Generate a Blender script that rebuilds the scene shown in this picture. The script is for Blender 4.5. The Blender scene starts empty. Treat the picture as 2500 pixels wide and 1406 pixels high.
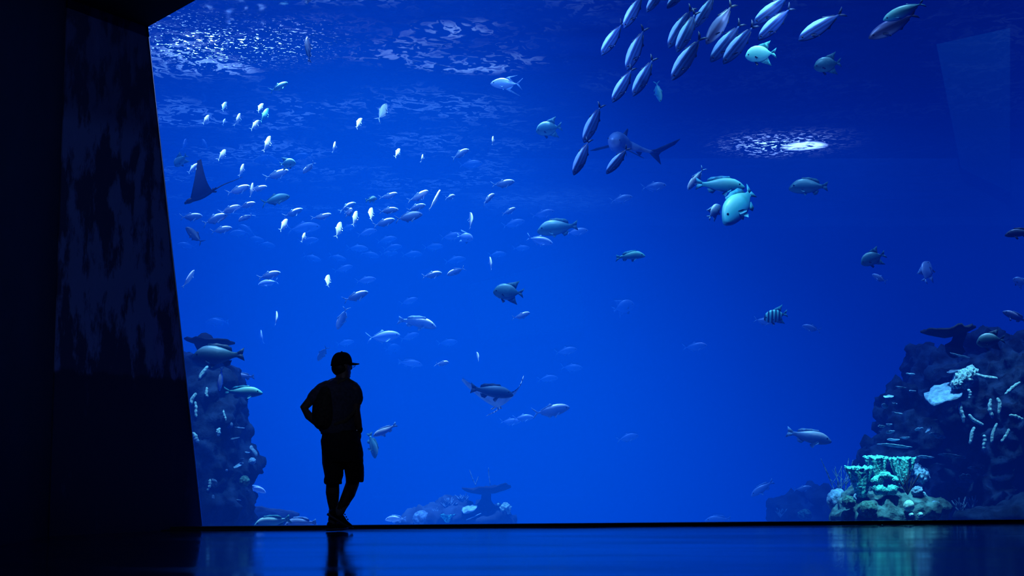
import bpy, bmesh, math, random
from mathutils import Vector, Matrix, noise

random.seed(7)
S = bpy.context.scene
COL = S.collection
R = math.radians

# ------------------------------------------------------------------ camera
F = 3800.0                      # focal length in pixels of the 2500 x 1406 frame
CAMZ = 0.58
PITCH = math.atan(447.0 / F)
cd = bpy.data.cameras.new('camera')
cd.sensor_fit = 'HORIZONTAL'
cd.sensor_width = 36.0
cd.lens = 36.0 * F / 2500.0
cd.clip_end = 200
cam = bpy.data.objects.new('camera', cd)
COL.objects.link(cam)
cam.location = (0, 0, CAMZ)
cam.rotation_euler = (math.pi / 2 + PITCH, 0, 0)
S.camera = cam
VR = Vector((1, 0, 0))
VF = Vector((0, math.cos(PITCH), math.sin(PITCH)))
VU = Vector((0, -math.sin(PITCH), math.cos(PITCH)))


def ray(px, py):
    return VF + VR * ((px - 1250.0) / F) + VU * ((703.0 - py) / F)


def P(px, py, D):
    d = ray(px, py)
    return Vector((0, 0, CAMZ)) + d * (D / d.y)


def Pz(px, py, z):
    d = ray(px, py)
    return Vector((0, 0, CAMZ)) + d * ((z - CAMZ) / d.z)


def mpp(D):                     # metres per pixel at distance D
    return D / F


# ------------------------------------------------------------------ helpers
def tag(o, label=None, cat=None, group=None, kind=None):
    if label: o['label'] = label
    if cat: o['category'] = cat
    if group: o['group'] = group
    if kind: o['kind'] = kind
    return o


def link(name, me, mats=(), parent=None, loc=None):
    o = bpy.data.objects.new(name, me)
    COL.objects.link(o)
    for m in (mats if isinstance(mats, (list, tuple)) else [mats]):
        me.materials.append(m)
    if parent: o.parent = parent
    if loc is not None: o.location = loc
    return o


def mesh(name, verts, faces, smooth=True, mi=None):
    me = bpy.data.meshes.new(name)
    me.from_pydata([tuple(v) for v in verts], [], faces)
    me.update()
    if smooth:
        me.polygons.foreach_set('use_smooth', [True] * len(me.polygons))
    if mi: me.polygons.foreach_set('material_index', mi)
    return me


class MB:
    """collects vertices and faces of one mesh"""
    def __init__(s): s.v = []; s.f = []; s.mi = []; s.m = 0
    def add(s, verts, faces):
        b = len(s.v)
        s.v += [Vector(v) for v in verts]
        s.f += [tuple(i + b for i in f) for f in faces]
        s.mi += [s.m] * len(faces)
    def box(s, x0, x1, y0, y1, z0, z1):
        s.add([(x0, y0, z0), (x1, y0, z0), (x1, y1, z0), (x0, y1, z0), (x0, y0, z1), (x1, y0, z1), (x1, y1, z1), (x0, y1, z1)],
              [(0, 3, 2, 1), (4, 5, 6, 7), (0, 1, 5, 4), (1, 2, 6, 5), (2, 3, 7, 6), (3, 0, 4, 7)])
    def prism(s, poly, ext):
        n = len(poly); poly = [Vector(p) for p in poly]; ext = Vector(ext)
        s.add(poly + [p + ext for p in poly],
              [tuple(range(n))[::-1], tuple(range(n, 2 * n))] + [(i, (i + 1) % n, (i + 1) % n + n, i + n) for i in range(n)])
    def rings(s, rings, cap=True):
        n = len(rings[0]); V = []; Fc = []
        for r in rings: V += list(r)
        for k in range(len(rings) - 1):
            for i in range(n):
                j = (i + 1) % n
                Fc.append((k * n + i, k * n + j, (k + 1) * n + j, (k + 1) * n + i))
        if cap:
            Fc.append(tuple(range(n))[::-1])
            Fc.append(tuple(range((len(rings) - 1) * n, len(rings) * n)))
        s.add(V, Fc)
    def tube(s, pts, rad, n=10, flat=1.0, side=None):
        """tube along pts; rad a number or list; flat squeezes one axis"""
        pts = [Vector(p) for p in pts]
        if not isinstance(rad, (list, tuple)): rad = [rad] * len(pts)
        rings = []; up = None
        for i, p in enumerate(pts):
            t = (pts[min(i + 1, len(pts) - 1)] - pts[max(i - 1, 0)]).normalized()
            if up is None:
                a = Vector(side) if side else (Vector((0, 1, 0)) if abs(t.y) < .9 else Vector((1, 0, 0)))
                up = a
            u = (up - t * up.dot(t)).normalized(); up = u
            w = t.cross(u)
            rings.append([p + u * (math.cos(2 * math.pi * k / n) * rad[i] * flat) + w * (math.sin(2 * math.pi * k / n) * rad[i]) for k in range(n)])
        # rounded ends
        t0 = (pts[0] - pts[1]).normalized(); t1 = (pts[-1] - pts[-2]).normalized()
        def shrink(ring, c, t, r): return [[c + (v - c) * .7 + t * (r * .6) for v in ring], [c + (v - c) * .25 + t * (r * .92) for v in ring]]
        a = shrink(rings[0], pts[0], t0, rad[0] * min(1, flat)); b = shrink(rings[-1], pts[-1], t1, rad[-1] * min(1, flat))
        s.rings([a[1], a[0]] + rings + [b[0], b[1]])
    def ellipsoid(s, c, r, n=16, m=10, rot=None):
        c = Vector(c); rings = []
        for k in range(1, m):
            th = math.pi * k / m
            ring = []
            for i in range(n):
                ph = 2 * math.pi * i / n
                v = Vector((r[0] * math.sin(th) * math.cos(ph), r[1] * math.sin(th) * math.sin(ph), -r[2] * math.cos(th)))
                if rot: v = rot @ v
                ring.append(c + v)
            rings.append(ring)
        s.rings(rings)
    def build(s, name, mats, parent=None, smooth=True, loc=None):
        return link(name, mesh(name, s.v, s.f, smooth, s.mi), mats, parent, loc)


def empty(name, loc=(0, 0, 0)):
    o = bpy.data.objects.new(name, None)
    o.empty_display_size = .1
    COL.objects.link(o); o.location = loc
    return o


# ------------------------------------------------------------------ materials
def newmat(name):
    m = bpy.data.materials.new(name); m.use_nodes = True
    nt = m.node_tree; nt.nodes.clear()
    out = nt.nodes.new('ShaderNodeOutputMaterial')
    return m, nt, out


def nd(nt, t, **kw):
    n = nt.nodes.new(t)
    for k, v in kw.items():
        if k in n.inputs: n.inputs[k].default_value = v
        else: setattr(n, k, v)
    return n


def math_(nt, op, a, b=None, clamp=False):
    n = nt.nodes.new('ShaderNodeMath'); n.operation = op; n.use_clamp = clamp
    for i, x in enumerate((a, b)):
        if x is None: continue
        if isinstance(x, (int, float)): n.inputs[i].default_value = x
        else: nt.links.new(x, n.inputs[i])
    return n.outputs[0]


def ramp(nt, src, stops, interp='LINEAR'):
    n = nt.nodes.new('ShaderNodeValToRGB'); n.color_ramp.interpolation = interp
    el = n.color_ramp.elements
    while len(el) < len(stops): el.new(.5)
    for e, (p, c) in zip(el, stops):
        e.position = p
        e.color = (c, c, c, 1) if isinstance(c, (int, float)) else (*c, 1)
    nt.links.new(src, n.inputs[0])
    return n.outputs[0]


def principled(nt, out, rough=.5, metal=0.0, spec=.5):
    b = nd(nt, 'ShaderNodeBsdfPrincipled', Roughness=rough, Metallic=metal)
    b.inputs['Specular IOR Level'].default_value = spec
    nt.links.new(b.outputs[0], out.inputs[0])
    return b


def plain(name, col, rough=.6, metal=0, spec=.4, nscale=0, namp=.3, bump=0):
    m, nt, out = newmat(name)
    b = principled(nt, out, rough, metal, spec)
    b.inputs['Base Color'].default_value = (*col, 1)
    if nscale:
        tc = nd(nt, 'ShaderNodeTexCoord')
        nz = nd(nt, 'ShaderNodeTexNoise', Scale=nscale, Detail=5.0)
        nt.links.new(tc.outputs['Object'], nz.inputs['Vector'])
        lo = tuple(c * (1 - namp) for c in col); hi = tuple(min(1, c * (1 + namp)) for c in col)
        nt.links.new(ramp(nt, nz.outputs[0], [(.35, lo), (.65, hi)]), b.inputs['Base Color'])
        if bump:
            bp = nd(nt, 'ShaderNodeBump', Strength=bump, Distance=.05)
            nt.links.new(nz.outputs[0], bp.inputs['Height']); nt.links.new(bp.outputs[0], b.inputs['Normal'])
    return m


def fishmat(name, stops, rough=.38, metal=.25, axis=2, noise_amt=.12, spec=.5):
    """colour from belly (0) to back (1)"""
    m, nt, out = newmat(name)
    b = principled(nt, out, rough, metal, spec)
    tc = nd(nt, 'ShaderNodeTexCoord'); sp = nd(nt, 'ShaderNodeSeparateXYZ')
    nt.links.new(tc.outputs['Generated'], sp.inputs[0])
    nz = nd(nt, 'ShaderNodeTexNoise', Scale=9.0, Detail=4.0)
    nt.links.new(tc.outputs['Generated'], nz.inputs['Vector'])
    f = math_(nt, 'ADD', sp.outputs[axis], math_(nt, 'MULTIPLY', math_(nt, 'SUBTRACT', nz.outputs[0], .5), noise_amt))
    nt.links.new(ramp(nt, f, stops), b.inputs['Base Color'])
    return m


M = {}
# body colours, toplight painted into the backs of w, s and b: tone -> (body, fin)
def tone(name, stops, fin, **kw):
    M['body_' + name] = fishmat('fish_skin_' + name, stops, **kw)
    M['fin_' + name] = plain('fish_fin_' + name, fin, .5, 0, .3, 14, .3)

tone('v', [(.2, (.80, .84, .88)), (.5, (.70, .76, .82)), (.8, (.92, .90, .94))], (.55, .68, .8), metal=.0)
tone('w', [(.28, (.10, .22, .50)), (.52, (.16, .32, .64)), (.63, (.45, .58, .8)), (.70, (.92, .90, .95))], (.30, .52, .8), metal=.0, noise_amt=.14)
tone('s', [(.25, (.06, .12, .28)), (.5, (.13, .26, .50)), (.68, (.28, .42, .66)), (.78, (.86, .87, .95))], (.20, .38, .6), metal=.05)
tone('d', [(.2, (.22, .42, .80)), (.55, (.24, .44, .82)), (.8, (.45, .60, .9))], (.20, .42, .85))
tone('b', [(.30, (.014, .042, .18)), (.40, (.005, .014, .08)), (.47, (.010, .036, .14)), (.54, (.014, .052, .19)), (.60, (.005, .013, .075)), (.66, (.007, .022, .11)), (.74, (.02, .06, .20)), (.80, (.22, .36, .7))], (.004, .015, .05), metal=0, rough=.42, noise_amt=.07, spec=.22)
tone('n', [(.22, (.22, .28, .5)), (.40, (.06, .07, .16)), (.6, (.03, .03, .08)), (.75, (.12, .15, .3))], (.02, .03, .05), metal=.3, noise_amt=.05)
tone('c', [(.2, (.04, .26, .60)), (.5, (.04, .36, .44)), (.8, (.22, .62, .55))], (.04, .28, .40), metal=.0)
tone('sh', [(.2, (.35, .45, .75)), (.45, (.10, .22, .50)), (.8, (.06, .14, .34))], (.012, .03, .06), metal=.05)
tone('t', [(.2, (.10, .34, .42)), (.45, (.04, .16, .22)), (.6, (.08, .34, .38)), (.8, (.30, .60, .58))], (.05, .22, .28), metal=.15)
tone('k', [(.2, (.06, .10, .18)), (.5, (.02, .035, .07)), (.8, (.08, .12, .18))], (.015, .025, .04), metal=.1)
tone('cb', [(.2, (.15, .70, .80)), (.5, (.20, .80, .78)), (.8, (.6, .95, .85))], (.10, .5, .55), metal=.0)
tone('tk', [(.2, (.03, .08, .16)), (.45, (.015, .05, .09)), (.62, (.03, .10, .14)), (.8, (.16, .32, .40))], (.01, .04, .08), metal=0)
M['eye'] = plain('fish_eye', (.004, .005, .01), .15)

# striped spadefish skin: bands along the body
m, nt, out = newmat('fish_skin_banded'); b = principled(nt, out, .45, .1)
tc = nd(nt, 'ShaderNodeTexCoord'); sp = nd(nt, 'ShaderNodeSeparateXYZ'); nt.links.new(tc.outputs['Generated'], sp.inputs[0])
wv = math_(nt, 'SINE', math_(nt, 'MULTIPLY', math_(nt, 'ADD', sp.outputs[0], math_(nt, 'MULTIPLY', sp.outputs[2], .12)), 42.0))
nt.links.new(ramp(nt, math_(nt, 'ADD', math_(nt, 'MULTIPLY', wv, .5), .5), [(.3, (.01, .05, .12)), (.55, (.18, .75, .78))]), b.inputs['Base Color'])
M['body_z'] = m; M['fin_z'] = M['fin_c']

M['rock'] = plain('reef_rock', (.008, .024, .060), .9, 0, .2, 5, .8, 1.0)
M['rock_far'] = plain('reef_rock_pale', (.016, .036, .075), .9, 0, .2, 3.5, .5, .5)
M['rubble'] = plain('reef_rubble', (.03, .085, .10), .9, 0, .2, 9, .7, .9)
M['plate_dark'] = plain('table_coral_dark', (.012, .018, .035), .9, 0, .1, 8, .3, .3)
M['plate'] = plain('plate_coral_pale', (.20, .42, .62), .8, 0, .2, 14, .4, .6)
M['finger'] = plain('finger_coral', (.36, .74, .80), .8, 0, .2, 30, .4, .6)
M['sponge'] = plain('vase_sponge', (.08, .58, .58), .85, 0, .2, 34, .55, 1.0)
M['brain'] = plain('brain_coral', (.045, .15, .14), .85, 0, .2, 26, .6, .9)
M['pale'] = plain('pale_coral', (.28, .55, .56), .8, 0, .2, 18, .3, .5)
M['dusty'] = plain('dusty_coral', (.09, .19, .32), .85, 0, .2, 16, .5, .6)
M['black'] = plain('black_coral', (.006, .01, .02), .8)
M['sand'] = plain('sand', (.30, .32, .34), .95, 0, .1, 2, .3, .3)
M['bluewall'] = plain('tank_wall_blue', (.03, .10, .30), .9, 0, .1, .4, .4)

# ------------------------------------------------------------------ the setting
GL = Pz(496, 1294, 0.0)                      # foot of the glass, left and right
GR = Pz(2500, 1276.5, 0.0)
GS = (GR.y - GL.y) / (GR.x - GL.x)
def gy(x): return GL.y + GS * (x - GL.x)     # world y of the glass plane
GT = Vector((1, GS, 0)).normalized()         # along the glass
GN = Vector((-GS, 1, 0)).normalized()        # into the tank
ZS = 6.8                                     # water surface
ZB = -0.7                                    # tank floor
YB = 38.0                                    # back of the tank
KH = 0.036                                   # kerb height

def struct(name, mb, m, smooth=False):
    return tag(mb.build(name, m, smooth=smooth), kind='structure')

# gallery floor: dark, wet looking polished concrete
m, nt, out = newmat('polished_floor'); b = principled(nt, out, .13, 0, .5); b.inputs['IOR'].default_value = 2.3
tc = nd(nt, 'ShaderNodeTexCoord')
mp = nd(nt, 'ShaderNodeMapping'); mp.inputs['Scale'].default_value = (.28, .9, 1)
nt.links.new(tc.outputs['Object'], mp.inputs[0])
nz = nd(nt, 'ShaderNodeTexNoise', Scale=1.1, Detail=4.0); nt.links.new(mp.outputs[0], nz.inputs['Vector'])
nt.links.new(ramp(nt, nz.outputs[0], [(.35, (.004, .005, .008)), (.7, (.012, .014, .022))]), b.inputs['Base Color'])
nt.links.new(ramp(nt, nz.outputs[0], [(.36, .08), (.5, .12), (.68, .20)]), b.inputs['Roughness'])
bp = nd(nt, 'ShaderNodeBump', Strength=.05, Distance=.05); nt.links.new(nz.outputs[0], bp.inputs['Height']); nt.links.new(bp.outputs[0], b.inputs['Normal'])
M['floor'] = m
mb = MB(); mb.add([(-9, -4, 0), (12, -4, 0), (12, gy(12) + .15, 0), (-9, gy(-9) + .15, 0)], [(0, 1, 2, 3)])
struct('floor', mb, M['floor'])

# kerb under the glass, and an added dark strip standing in for its reflection
M['kerb'] = plain('black_kerb', (.003, .003, .005), .32, 0, .4)
M['strip'] = plain('rubber_floor_strip', (.004, .004, .006), .8, 0, .2)
mb = MB()
a = Vector((-6.5, gy(-6.5), 0)); e = Vector((10, gy(10), 0))
mb.prism([a, e, e + Vector((0, 0, KH)), a + Vector((0, 0, KH))], GN * .16)
struct('trim_1', mb, M['kerb'])
mb = MB(); q = -GN * .10; dz = Vector((0, 0, .006))
mb.prism([a + q, e + q, e + q + dz, a + q + dz], GN * .095)
struct('trim_2', mb, M['strip'])

# glass pane
m, nt, out = newmat('aquarium_acrylic')
t = nd(nt, 'ShaderNodeBsdfTransparent'); t.inputs[0].default_value = (.96, .98, 1, 1)
g = nd(nt, 'ShaderNodeBsdfGlossy', Roughness=0.0)
mx = nd(nt, 'ShaderNodeMixShader'); mx.inputs[0].default_value = .02
nt.links.new(t.outputs[0], mx.inputs[1]); nt.links.new(g.outputs[0], mx.inputs[2]); nt.links.new(mx.outputs[0], out.inputs[0])
M['acrylic'] = m
mb = MB(); o1 = GN * .04; a2 = a + o1; e2 = e + o1
mb.add([a2 + Vector((0, 0, KH)), e2 + Vector((0, 0, KH)), e2 + Vector((0, 0, 7.9)), a2 + Vector((0, 0, 7.9))], [(0, 1, 2, 3)])
struct('window_1', mb, M['acrylic'])

# water: absorbing, with scattered light painted in as emission, brighter in the lit column
m, nt, out = newmat('tank_water')
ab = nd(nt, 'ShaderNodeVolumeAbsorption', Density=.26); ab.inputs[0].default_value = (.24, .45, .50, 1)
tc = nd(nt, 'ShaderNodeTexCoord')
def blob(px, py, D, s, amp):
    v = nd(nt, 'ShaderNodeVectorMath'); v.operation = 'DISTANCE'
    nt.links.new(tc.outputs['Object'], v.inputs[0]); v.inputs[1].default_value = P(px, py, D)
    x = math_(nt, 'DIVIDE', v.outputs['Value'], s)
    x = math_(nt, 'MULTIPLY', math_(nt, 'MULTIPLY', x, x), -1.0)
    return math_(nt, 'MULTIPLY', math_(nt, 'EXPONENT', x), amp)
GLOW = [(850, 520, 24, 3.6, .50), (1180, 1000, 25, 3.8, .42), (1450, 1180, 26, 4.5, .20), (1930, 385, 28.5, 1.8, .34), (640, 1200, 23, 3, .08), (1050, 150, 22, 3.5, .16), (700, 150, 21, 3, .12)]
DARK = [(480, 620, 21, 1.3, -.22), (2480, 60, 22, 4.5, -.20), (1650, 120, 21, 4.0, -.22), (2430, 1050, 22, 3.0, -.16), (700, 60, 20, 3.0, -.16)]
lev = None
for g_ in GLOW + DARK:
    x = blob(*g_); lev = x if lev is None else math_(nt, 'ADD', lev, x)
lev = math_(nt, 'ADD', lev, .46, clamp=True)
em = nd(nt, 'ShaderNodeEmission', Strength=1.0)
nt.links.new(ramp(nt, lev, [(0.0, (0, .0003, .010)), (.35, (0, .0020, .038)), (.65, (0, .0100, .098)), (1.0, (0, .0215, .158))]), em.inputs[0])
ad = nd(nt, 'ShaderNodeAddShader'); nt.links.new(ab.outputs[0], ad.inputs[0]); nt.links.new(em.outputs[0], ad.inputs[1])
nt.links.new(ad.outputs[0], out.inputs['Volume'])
M['water'] = m
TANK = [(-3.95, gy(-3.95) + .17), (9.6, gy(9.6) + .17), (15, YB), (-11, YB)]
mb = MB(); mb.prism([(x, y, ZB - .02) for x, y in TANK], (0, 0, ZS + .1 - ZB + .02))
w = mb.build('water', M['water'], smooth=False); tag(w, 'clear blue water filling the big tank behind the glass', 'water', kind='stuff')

# tank floor and far walls
mb = MB(); mb.add([(x, y, ZB) for x, y in TANK], [(0, 1, 2, 3)]); struct('floor_tank', mb, M['sand'])
mb = MB(); T = [(x + (-.05 if x < 0 else .05), y + (.05 if y > 30 else 0)) for x, y in TANK]
mb.add([(x, y, ZB) for x, y in T] + [(x, y, ZS + 1.5) for x, y in T], [(1, 2, 6, 5), (2, 3, 7, 6), (3, 0, 4, 7)])
struct('wall_back', mb, M['bluewall'])

# the rippled surface seen from below: light glints painted in as translucent patches
m, nt, out = newmat('water_surface')
tc = nd(nt, 'ShaderNodeTexCoord')
def noise_(scale, detail, dist=0.0, vec=None):
    n = nd(nt, 'ShaderNodeTexNoise', Scale=scale, Detail=detail, Distortion=dist)
    nt.links.new(vec or tc.outputs['Object'], n.inputs['Vector']); return n.outputs[0]
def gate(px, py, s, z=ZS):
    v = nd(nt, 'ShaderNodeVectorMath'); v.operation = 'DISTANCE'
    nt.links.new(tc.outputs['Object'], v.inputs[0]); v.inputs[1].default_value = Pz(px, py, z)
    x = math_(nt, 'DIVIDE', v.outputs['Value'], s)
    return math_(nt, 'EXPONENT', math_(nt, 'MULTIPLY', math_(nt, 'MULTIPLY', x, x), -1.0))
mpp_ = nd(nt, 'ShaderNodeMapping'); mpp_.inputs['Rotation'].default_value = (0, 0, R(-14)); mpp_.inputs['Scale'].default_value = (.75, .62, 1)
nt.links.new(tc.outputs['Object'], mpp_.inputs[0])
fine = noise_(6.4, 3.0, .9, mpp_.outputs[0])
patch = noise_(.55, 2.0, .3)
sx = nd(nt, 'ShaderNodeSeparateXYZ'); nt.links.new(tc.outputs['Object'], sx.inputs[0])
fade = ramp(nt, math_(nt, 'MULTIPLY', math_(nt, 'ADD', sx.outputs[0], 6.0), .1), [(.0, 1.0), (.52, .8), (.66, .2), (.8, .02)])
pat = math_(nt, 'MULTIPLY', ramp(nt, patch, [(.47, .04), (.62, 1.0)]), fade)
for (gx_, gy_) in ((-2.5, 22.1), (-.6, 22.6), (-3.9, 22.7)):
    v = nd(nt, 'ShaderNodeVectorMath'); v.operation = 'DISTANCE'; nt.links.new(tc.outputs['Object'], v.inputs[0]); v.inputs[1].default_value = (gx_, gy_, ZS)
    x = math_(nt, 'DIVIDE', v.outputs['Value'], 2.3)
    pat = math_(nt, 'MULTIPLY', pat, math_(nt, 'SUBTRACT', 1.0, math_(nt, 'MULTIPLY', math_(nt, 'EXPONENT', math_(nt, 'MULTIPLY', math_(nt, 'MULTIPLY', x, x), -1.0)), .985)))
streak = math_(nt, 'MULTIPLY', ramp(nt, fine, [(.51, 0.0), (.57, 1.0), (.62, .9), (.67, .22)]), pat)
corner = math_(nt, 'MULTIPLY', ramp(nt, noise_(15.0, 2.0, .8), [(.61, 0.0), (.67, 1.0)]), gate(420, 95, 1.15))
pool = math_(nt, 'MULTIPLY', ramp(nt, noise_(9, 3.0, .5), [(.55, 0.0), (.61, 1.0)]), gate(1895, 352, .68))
pool_core = math_(nt, 'MULTIPLY', ramp(nt, noise_(5.0, 4.0, .5), [(.36, 0.0), (.50, 1.0)]), ramp(nt, gate(1965, 357, .42), [(.3, 0.0), (.6, 1.0)]))  # dense white centre of the painted light pool
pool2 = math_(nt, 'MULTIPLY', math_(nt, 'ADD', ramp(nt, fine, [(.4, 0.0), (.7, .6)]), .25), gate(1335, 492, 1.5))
mask = math_(nt, 'ADD', math_(nt, 'ADD', streak, corner, True), math_(nt, 'ADD', math_(nt, 'ADD', pool, pool_core, True), pool2, True), True)
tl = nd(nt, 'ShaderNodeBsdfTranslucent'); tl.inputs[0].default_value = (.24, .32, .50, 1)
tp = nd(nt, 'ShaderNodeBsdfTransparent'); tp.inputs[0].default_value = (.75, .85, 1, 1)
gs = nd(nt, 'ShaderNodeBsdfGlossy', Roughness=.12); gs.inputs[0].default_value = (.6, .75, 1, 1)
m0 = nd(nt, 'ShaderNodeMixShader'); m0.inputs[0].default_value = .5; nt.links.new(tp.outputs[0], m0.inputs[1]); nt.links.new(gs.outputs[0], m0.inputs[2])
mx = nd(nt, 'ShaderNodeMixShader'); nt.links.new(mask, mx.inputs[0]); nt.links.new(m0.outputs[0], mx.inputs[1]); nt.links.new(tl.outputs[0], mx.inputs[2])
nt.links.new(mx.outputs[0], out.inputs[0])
M['surface'] = m
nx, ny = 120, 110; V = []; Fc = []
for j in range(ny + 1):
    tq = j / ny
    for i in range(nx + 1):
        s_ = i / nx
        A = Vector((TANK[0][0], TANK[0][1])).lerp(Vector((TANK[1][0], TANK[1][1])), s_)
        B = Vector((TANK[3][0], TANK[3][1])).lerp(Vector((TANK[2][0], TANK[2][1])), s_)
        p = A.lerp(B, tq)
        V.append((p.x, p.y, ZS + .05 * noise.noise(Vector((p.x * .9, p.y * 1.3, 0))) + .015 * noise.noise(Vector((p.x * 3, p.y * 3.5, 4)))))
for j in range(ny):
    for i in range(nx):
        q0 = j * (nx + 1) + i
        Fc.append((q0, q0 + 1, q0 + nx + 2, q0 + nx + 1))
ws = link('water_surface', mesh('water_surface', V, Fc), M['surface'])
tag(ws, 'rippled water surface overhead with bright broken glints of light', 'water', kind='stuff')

# concrete pillar wall left of the glass, leaning edge, flaking paint
m, nt, out = newmat('flaking_concrete'); b = principled(nt, out, .8, 0, .25)
tc = nd(nt, 'ShaderNodeTexCoord'); sp = nd(nt, 'ShaderNodeSeparateXYZ'); nt.links.new(tc.outputs['Object'], sp.inputs[0])
mp = nd(nt, 'ShaderNodeMapping'); mp.inputs['Scale'].default_value = (1, 1, .38); nt.links.new(tc.outputs['Object'], mp.inputs[0])
n1 = nd(nt, 'ShaderNodeTexNoise', Scale=5.5, Detail=7.0, Roughness=.62); nt.links.new(mp.outputs[0], n1.inputs['Vector'])
n2 = nd(nt, 'ShaderNodeTexNoise', Scale=.9, Detail=2.0); nt.links.new(tc.outputs['Object'], n2.inputs['Vector'])
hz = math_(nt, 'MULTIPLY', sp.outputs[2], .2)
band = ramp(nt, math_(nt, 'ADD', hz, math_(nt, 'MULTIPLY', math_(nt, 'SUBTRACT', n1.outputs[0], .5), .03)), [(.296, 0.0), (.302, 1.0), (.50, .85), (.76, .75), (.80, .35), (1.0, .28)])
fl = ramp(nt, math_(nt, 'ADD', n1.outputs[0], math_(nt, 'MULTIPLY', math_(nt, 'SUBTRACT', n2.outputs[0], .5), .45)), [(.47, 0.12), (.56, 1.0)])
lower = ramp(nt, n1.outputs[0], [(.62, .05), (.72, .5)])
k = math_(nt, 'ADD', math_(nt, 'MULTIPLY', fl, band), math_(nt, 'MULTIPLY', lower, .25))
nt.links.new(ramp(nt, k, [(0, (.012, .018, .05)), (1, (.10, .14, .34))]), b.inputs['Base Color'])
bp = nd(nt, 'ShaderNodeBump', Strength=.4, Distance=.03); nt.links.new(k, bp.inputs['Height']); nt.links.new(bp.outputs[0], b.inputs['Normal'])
M['concrete'] = m
WL = Pz(493, 1291, 0); WK = Pz(120, 1309, 0)            # foot line of the pillar face
wn = Vector((-(WL - WK).y, (WL - WK).x, 0)).normalized()
if wn.y < 0: wn = -wn                                     # away from the camera
def on_wall(px, py):
    d = ray(px, py); o = Vector((0, 0, CAMZ))
    return o + d * ((WL - o).dot(wn) / d.dot(wn))
C = on_wall(360, 66)
ZC = C.z
foot = on_wall(493, 1291); foot.z = 0
kl = on_wall(120, 1309); kl.z = 0
tl_ = on_wall(163, 66)
hi = C + (C - on_wall(382, 250)) * .5                     # lean continues above the ceiling line
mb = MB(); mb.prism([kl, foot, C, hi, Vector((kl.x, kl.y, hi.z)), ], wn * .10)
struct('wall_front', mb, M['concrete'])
M['jamb'] = plain('jamb_edge', (.55, .68, .95), .3, 1.0, .5)
mb = MB(); mb.tube([foot - wn * .004, foot.lerp(C, .5) - wn * .004, C - wn * .004], [.0085, .0075, .0055], 10)
struct('trim_3', mb, M['jamb'])
# plain dark side wall running towards the viewer
M['darkwall'] = plain('dark_painted_wall', (.004, .005, .012), .85, 0, .2, 1.3, .4)
w0 = Vector((kl.x - .01, kl.y, 0)); w1 = Vector((-3.2, 2.5, 0))
mb = MB(); h = Vector((0, 0, 6.2))
mb.add([w1, w0, w0 + h, w1 + h], [(0, 1, 2, 3)])
struct('wall_left', mb, M['darkwall'])
# low dark ceiling slab over the left part, its edge running up to the right
M['ceil'] = plain('black_ceiling', (.002, .002, .004), .9, 0, .1)
E1 = Pz(478, 0, ZC); ed = (E1 - C).normalized()
E2 = C + ed * 9.0; C0 = C - ed * .4
mb = MB(); z_ = Vector((0, 0, .35))
mb.prism([Vector((-8, C0.y, ZC)), C0, E2, Vector((-8, E2.y, ZC))], z_)
struct('ceiling', mb, M['ceil'])
# high ceiling over the whole gallery (keeps the light of the tank hall out)
mb = MB(); mb.prism([(-9, -4, 8.4), (12, -4, 8.4), (12, gy(12) + .1, 8.4), (-9, gy(-9) + .1, 8.4)], (0, 0, .2))
struct('ceiling_upper', mb, M['ceil'])

# glowing panels added on the far wall, standing in for reflections in the glass
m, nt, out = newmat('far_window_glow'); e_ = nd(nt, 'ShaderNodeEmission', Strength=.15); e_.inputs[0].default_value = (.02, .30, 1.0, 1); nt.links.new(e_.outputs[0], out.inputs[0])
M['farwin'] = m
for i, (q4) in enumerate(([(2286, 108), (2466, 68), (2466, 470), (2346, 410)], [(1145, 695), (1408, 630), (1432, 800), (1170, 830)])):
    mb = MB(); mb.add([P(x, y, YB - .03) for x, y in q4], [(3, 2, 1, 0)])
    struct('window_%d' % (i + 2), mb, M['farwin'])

# ------------------------------------------------------------------ light
def lamp(kind, name, loc, energy, col, target=None, **kw):
    l = bpy.data.lights.new(name, kind); l.energy = energy; l.color = col
    for k, v in kw.items(): setattr(l, k, v)
    o = bpy.data.objects.new(name, l); COL.objects.link(o); o.location = loc
    if target is not None:
        o.rotation_euler = (Vector(target) - Vector(loc)).to_track_quat('-Z', 'Y').to_euler()
    return o

lamp('SUN', 'hall_daylight', (0, 25, 20), 9.0, (.36, .58, 1.0), (2.0, 30, 0), angle=R(2))
def spot_on(px, py, D, h, energy, col, ang, blend=.6, off=(0, -1.5)):
    t = P(px, py, D); t0 = Vector((t.x + off[0], t.y + off[1], h))
    lamp('SPOT', 'tank_lamp', t0, energy, col, t, spot_size=R(ang), spot_blend=blend, shadow_soft_size=.3)
spot_on(830, 520, 22.5, 13, 105000, (.9, .88, 1.0), 24)
spot_on(1150, 560, 23, 13, 58000, (.8, .88, 1.0), 28)
spot_on(600, 350, 23, 13, 62000, (.85, .88, 1.0), 24)
spot_on(1790, 480, 19.8, 13, 17000, (.45, 1.0, .95), 22, off=(0, -3.5))
spot_on(1900, 140, 20.2, 13, 2600, (.45, .95, 1.0), 18, off=(0, -3.0))
spot_on(2150, 1160, 19.3, 12, 45000, (.5, 1.0, .95), 10, off=(.3, -2.0))
for x_ in (-3.2, .2, 3.4, 6.4):
    t0 = Vector((x_, gy(x_) + .7, 6.55))
    lamp('SPOT', 'front_tank_lamp', t0, 1500 if x_ < 2 else 260, (.30, .55, 1.0), (x_ * 1.15, 25, 1.5), spot_size=R(110), spot_blend=.6, shadow_soft_size=.25)  # unseen fill added to lighten fish and reef from the front
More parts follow.
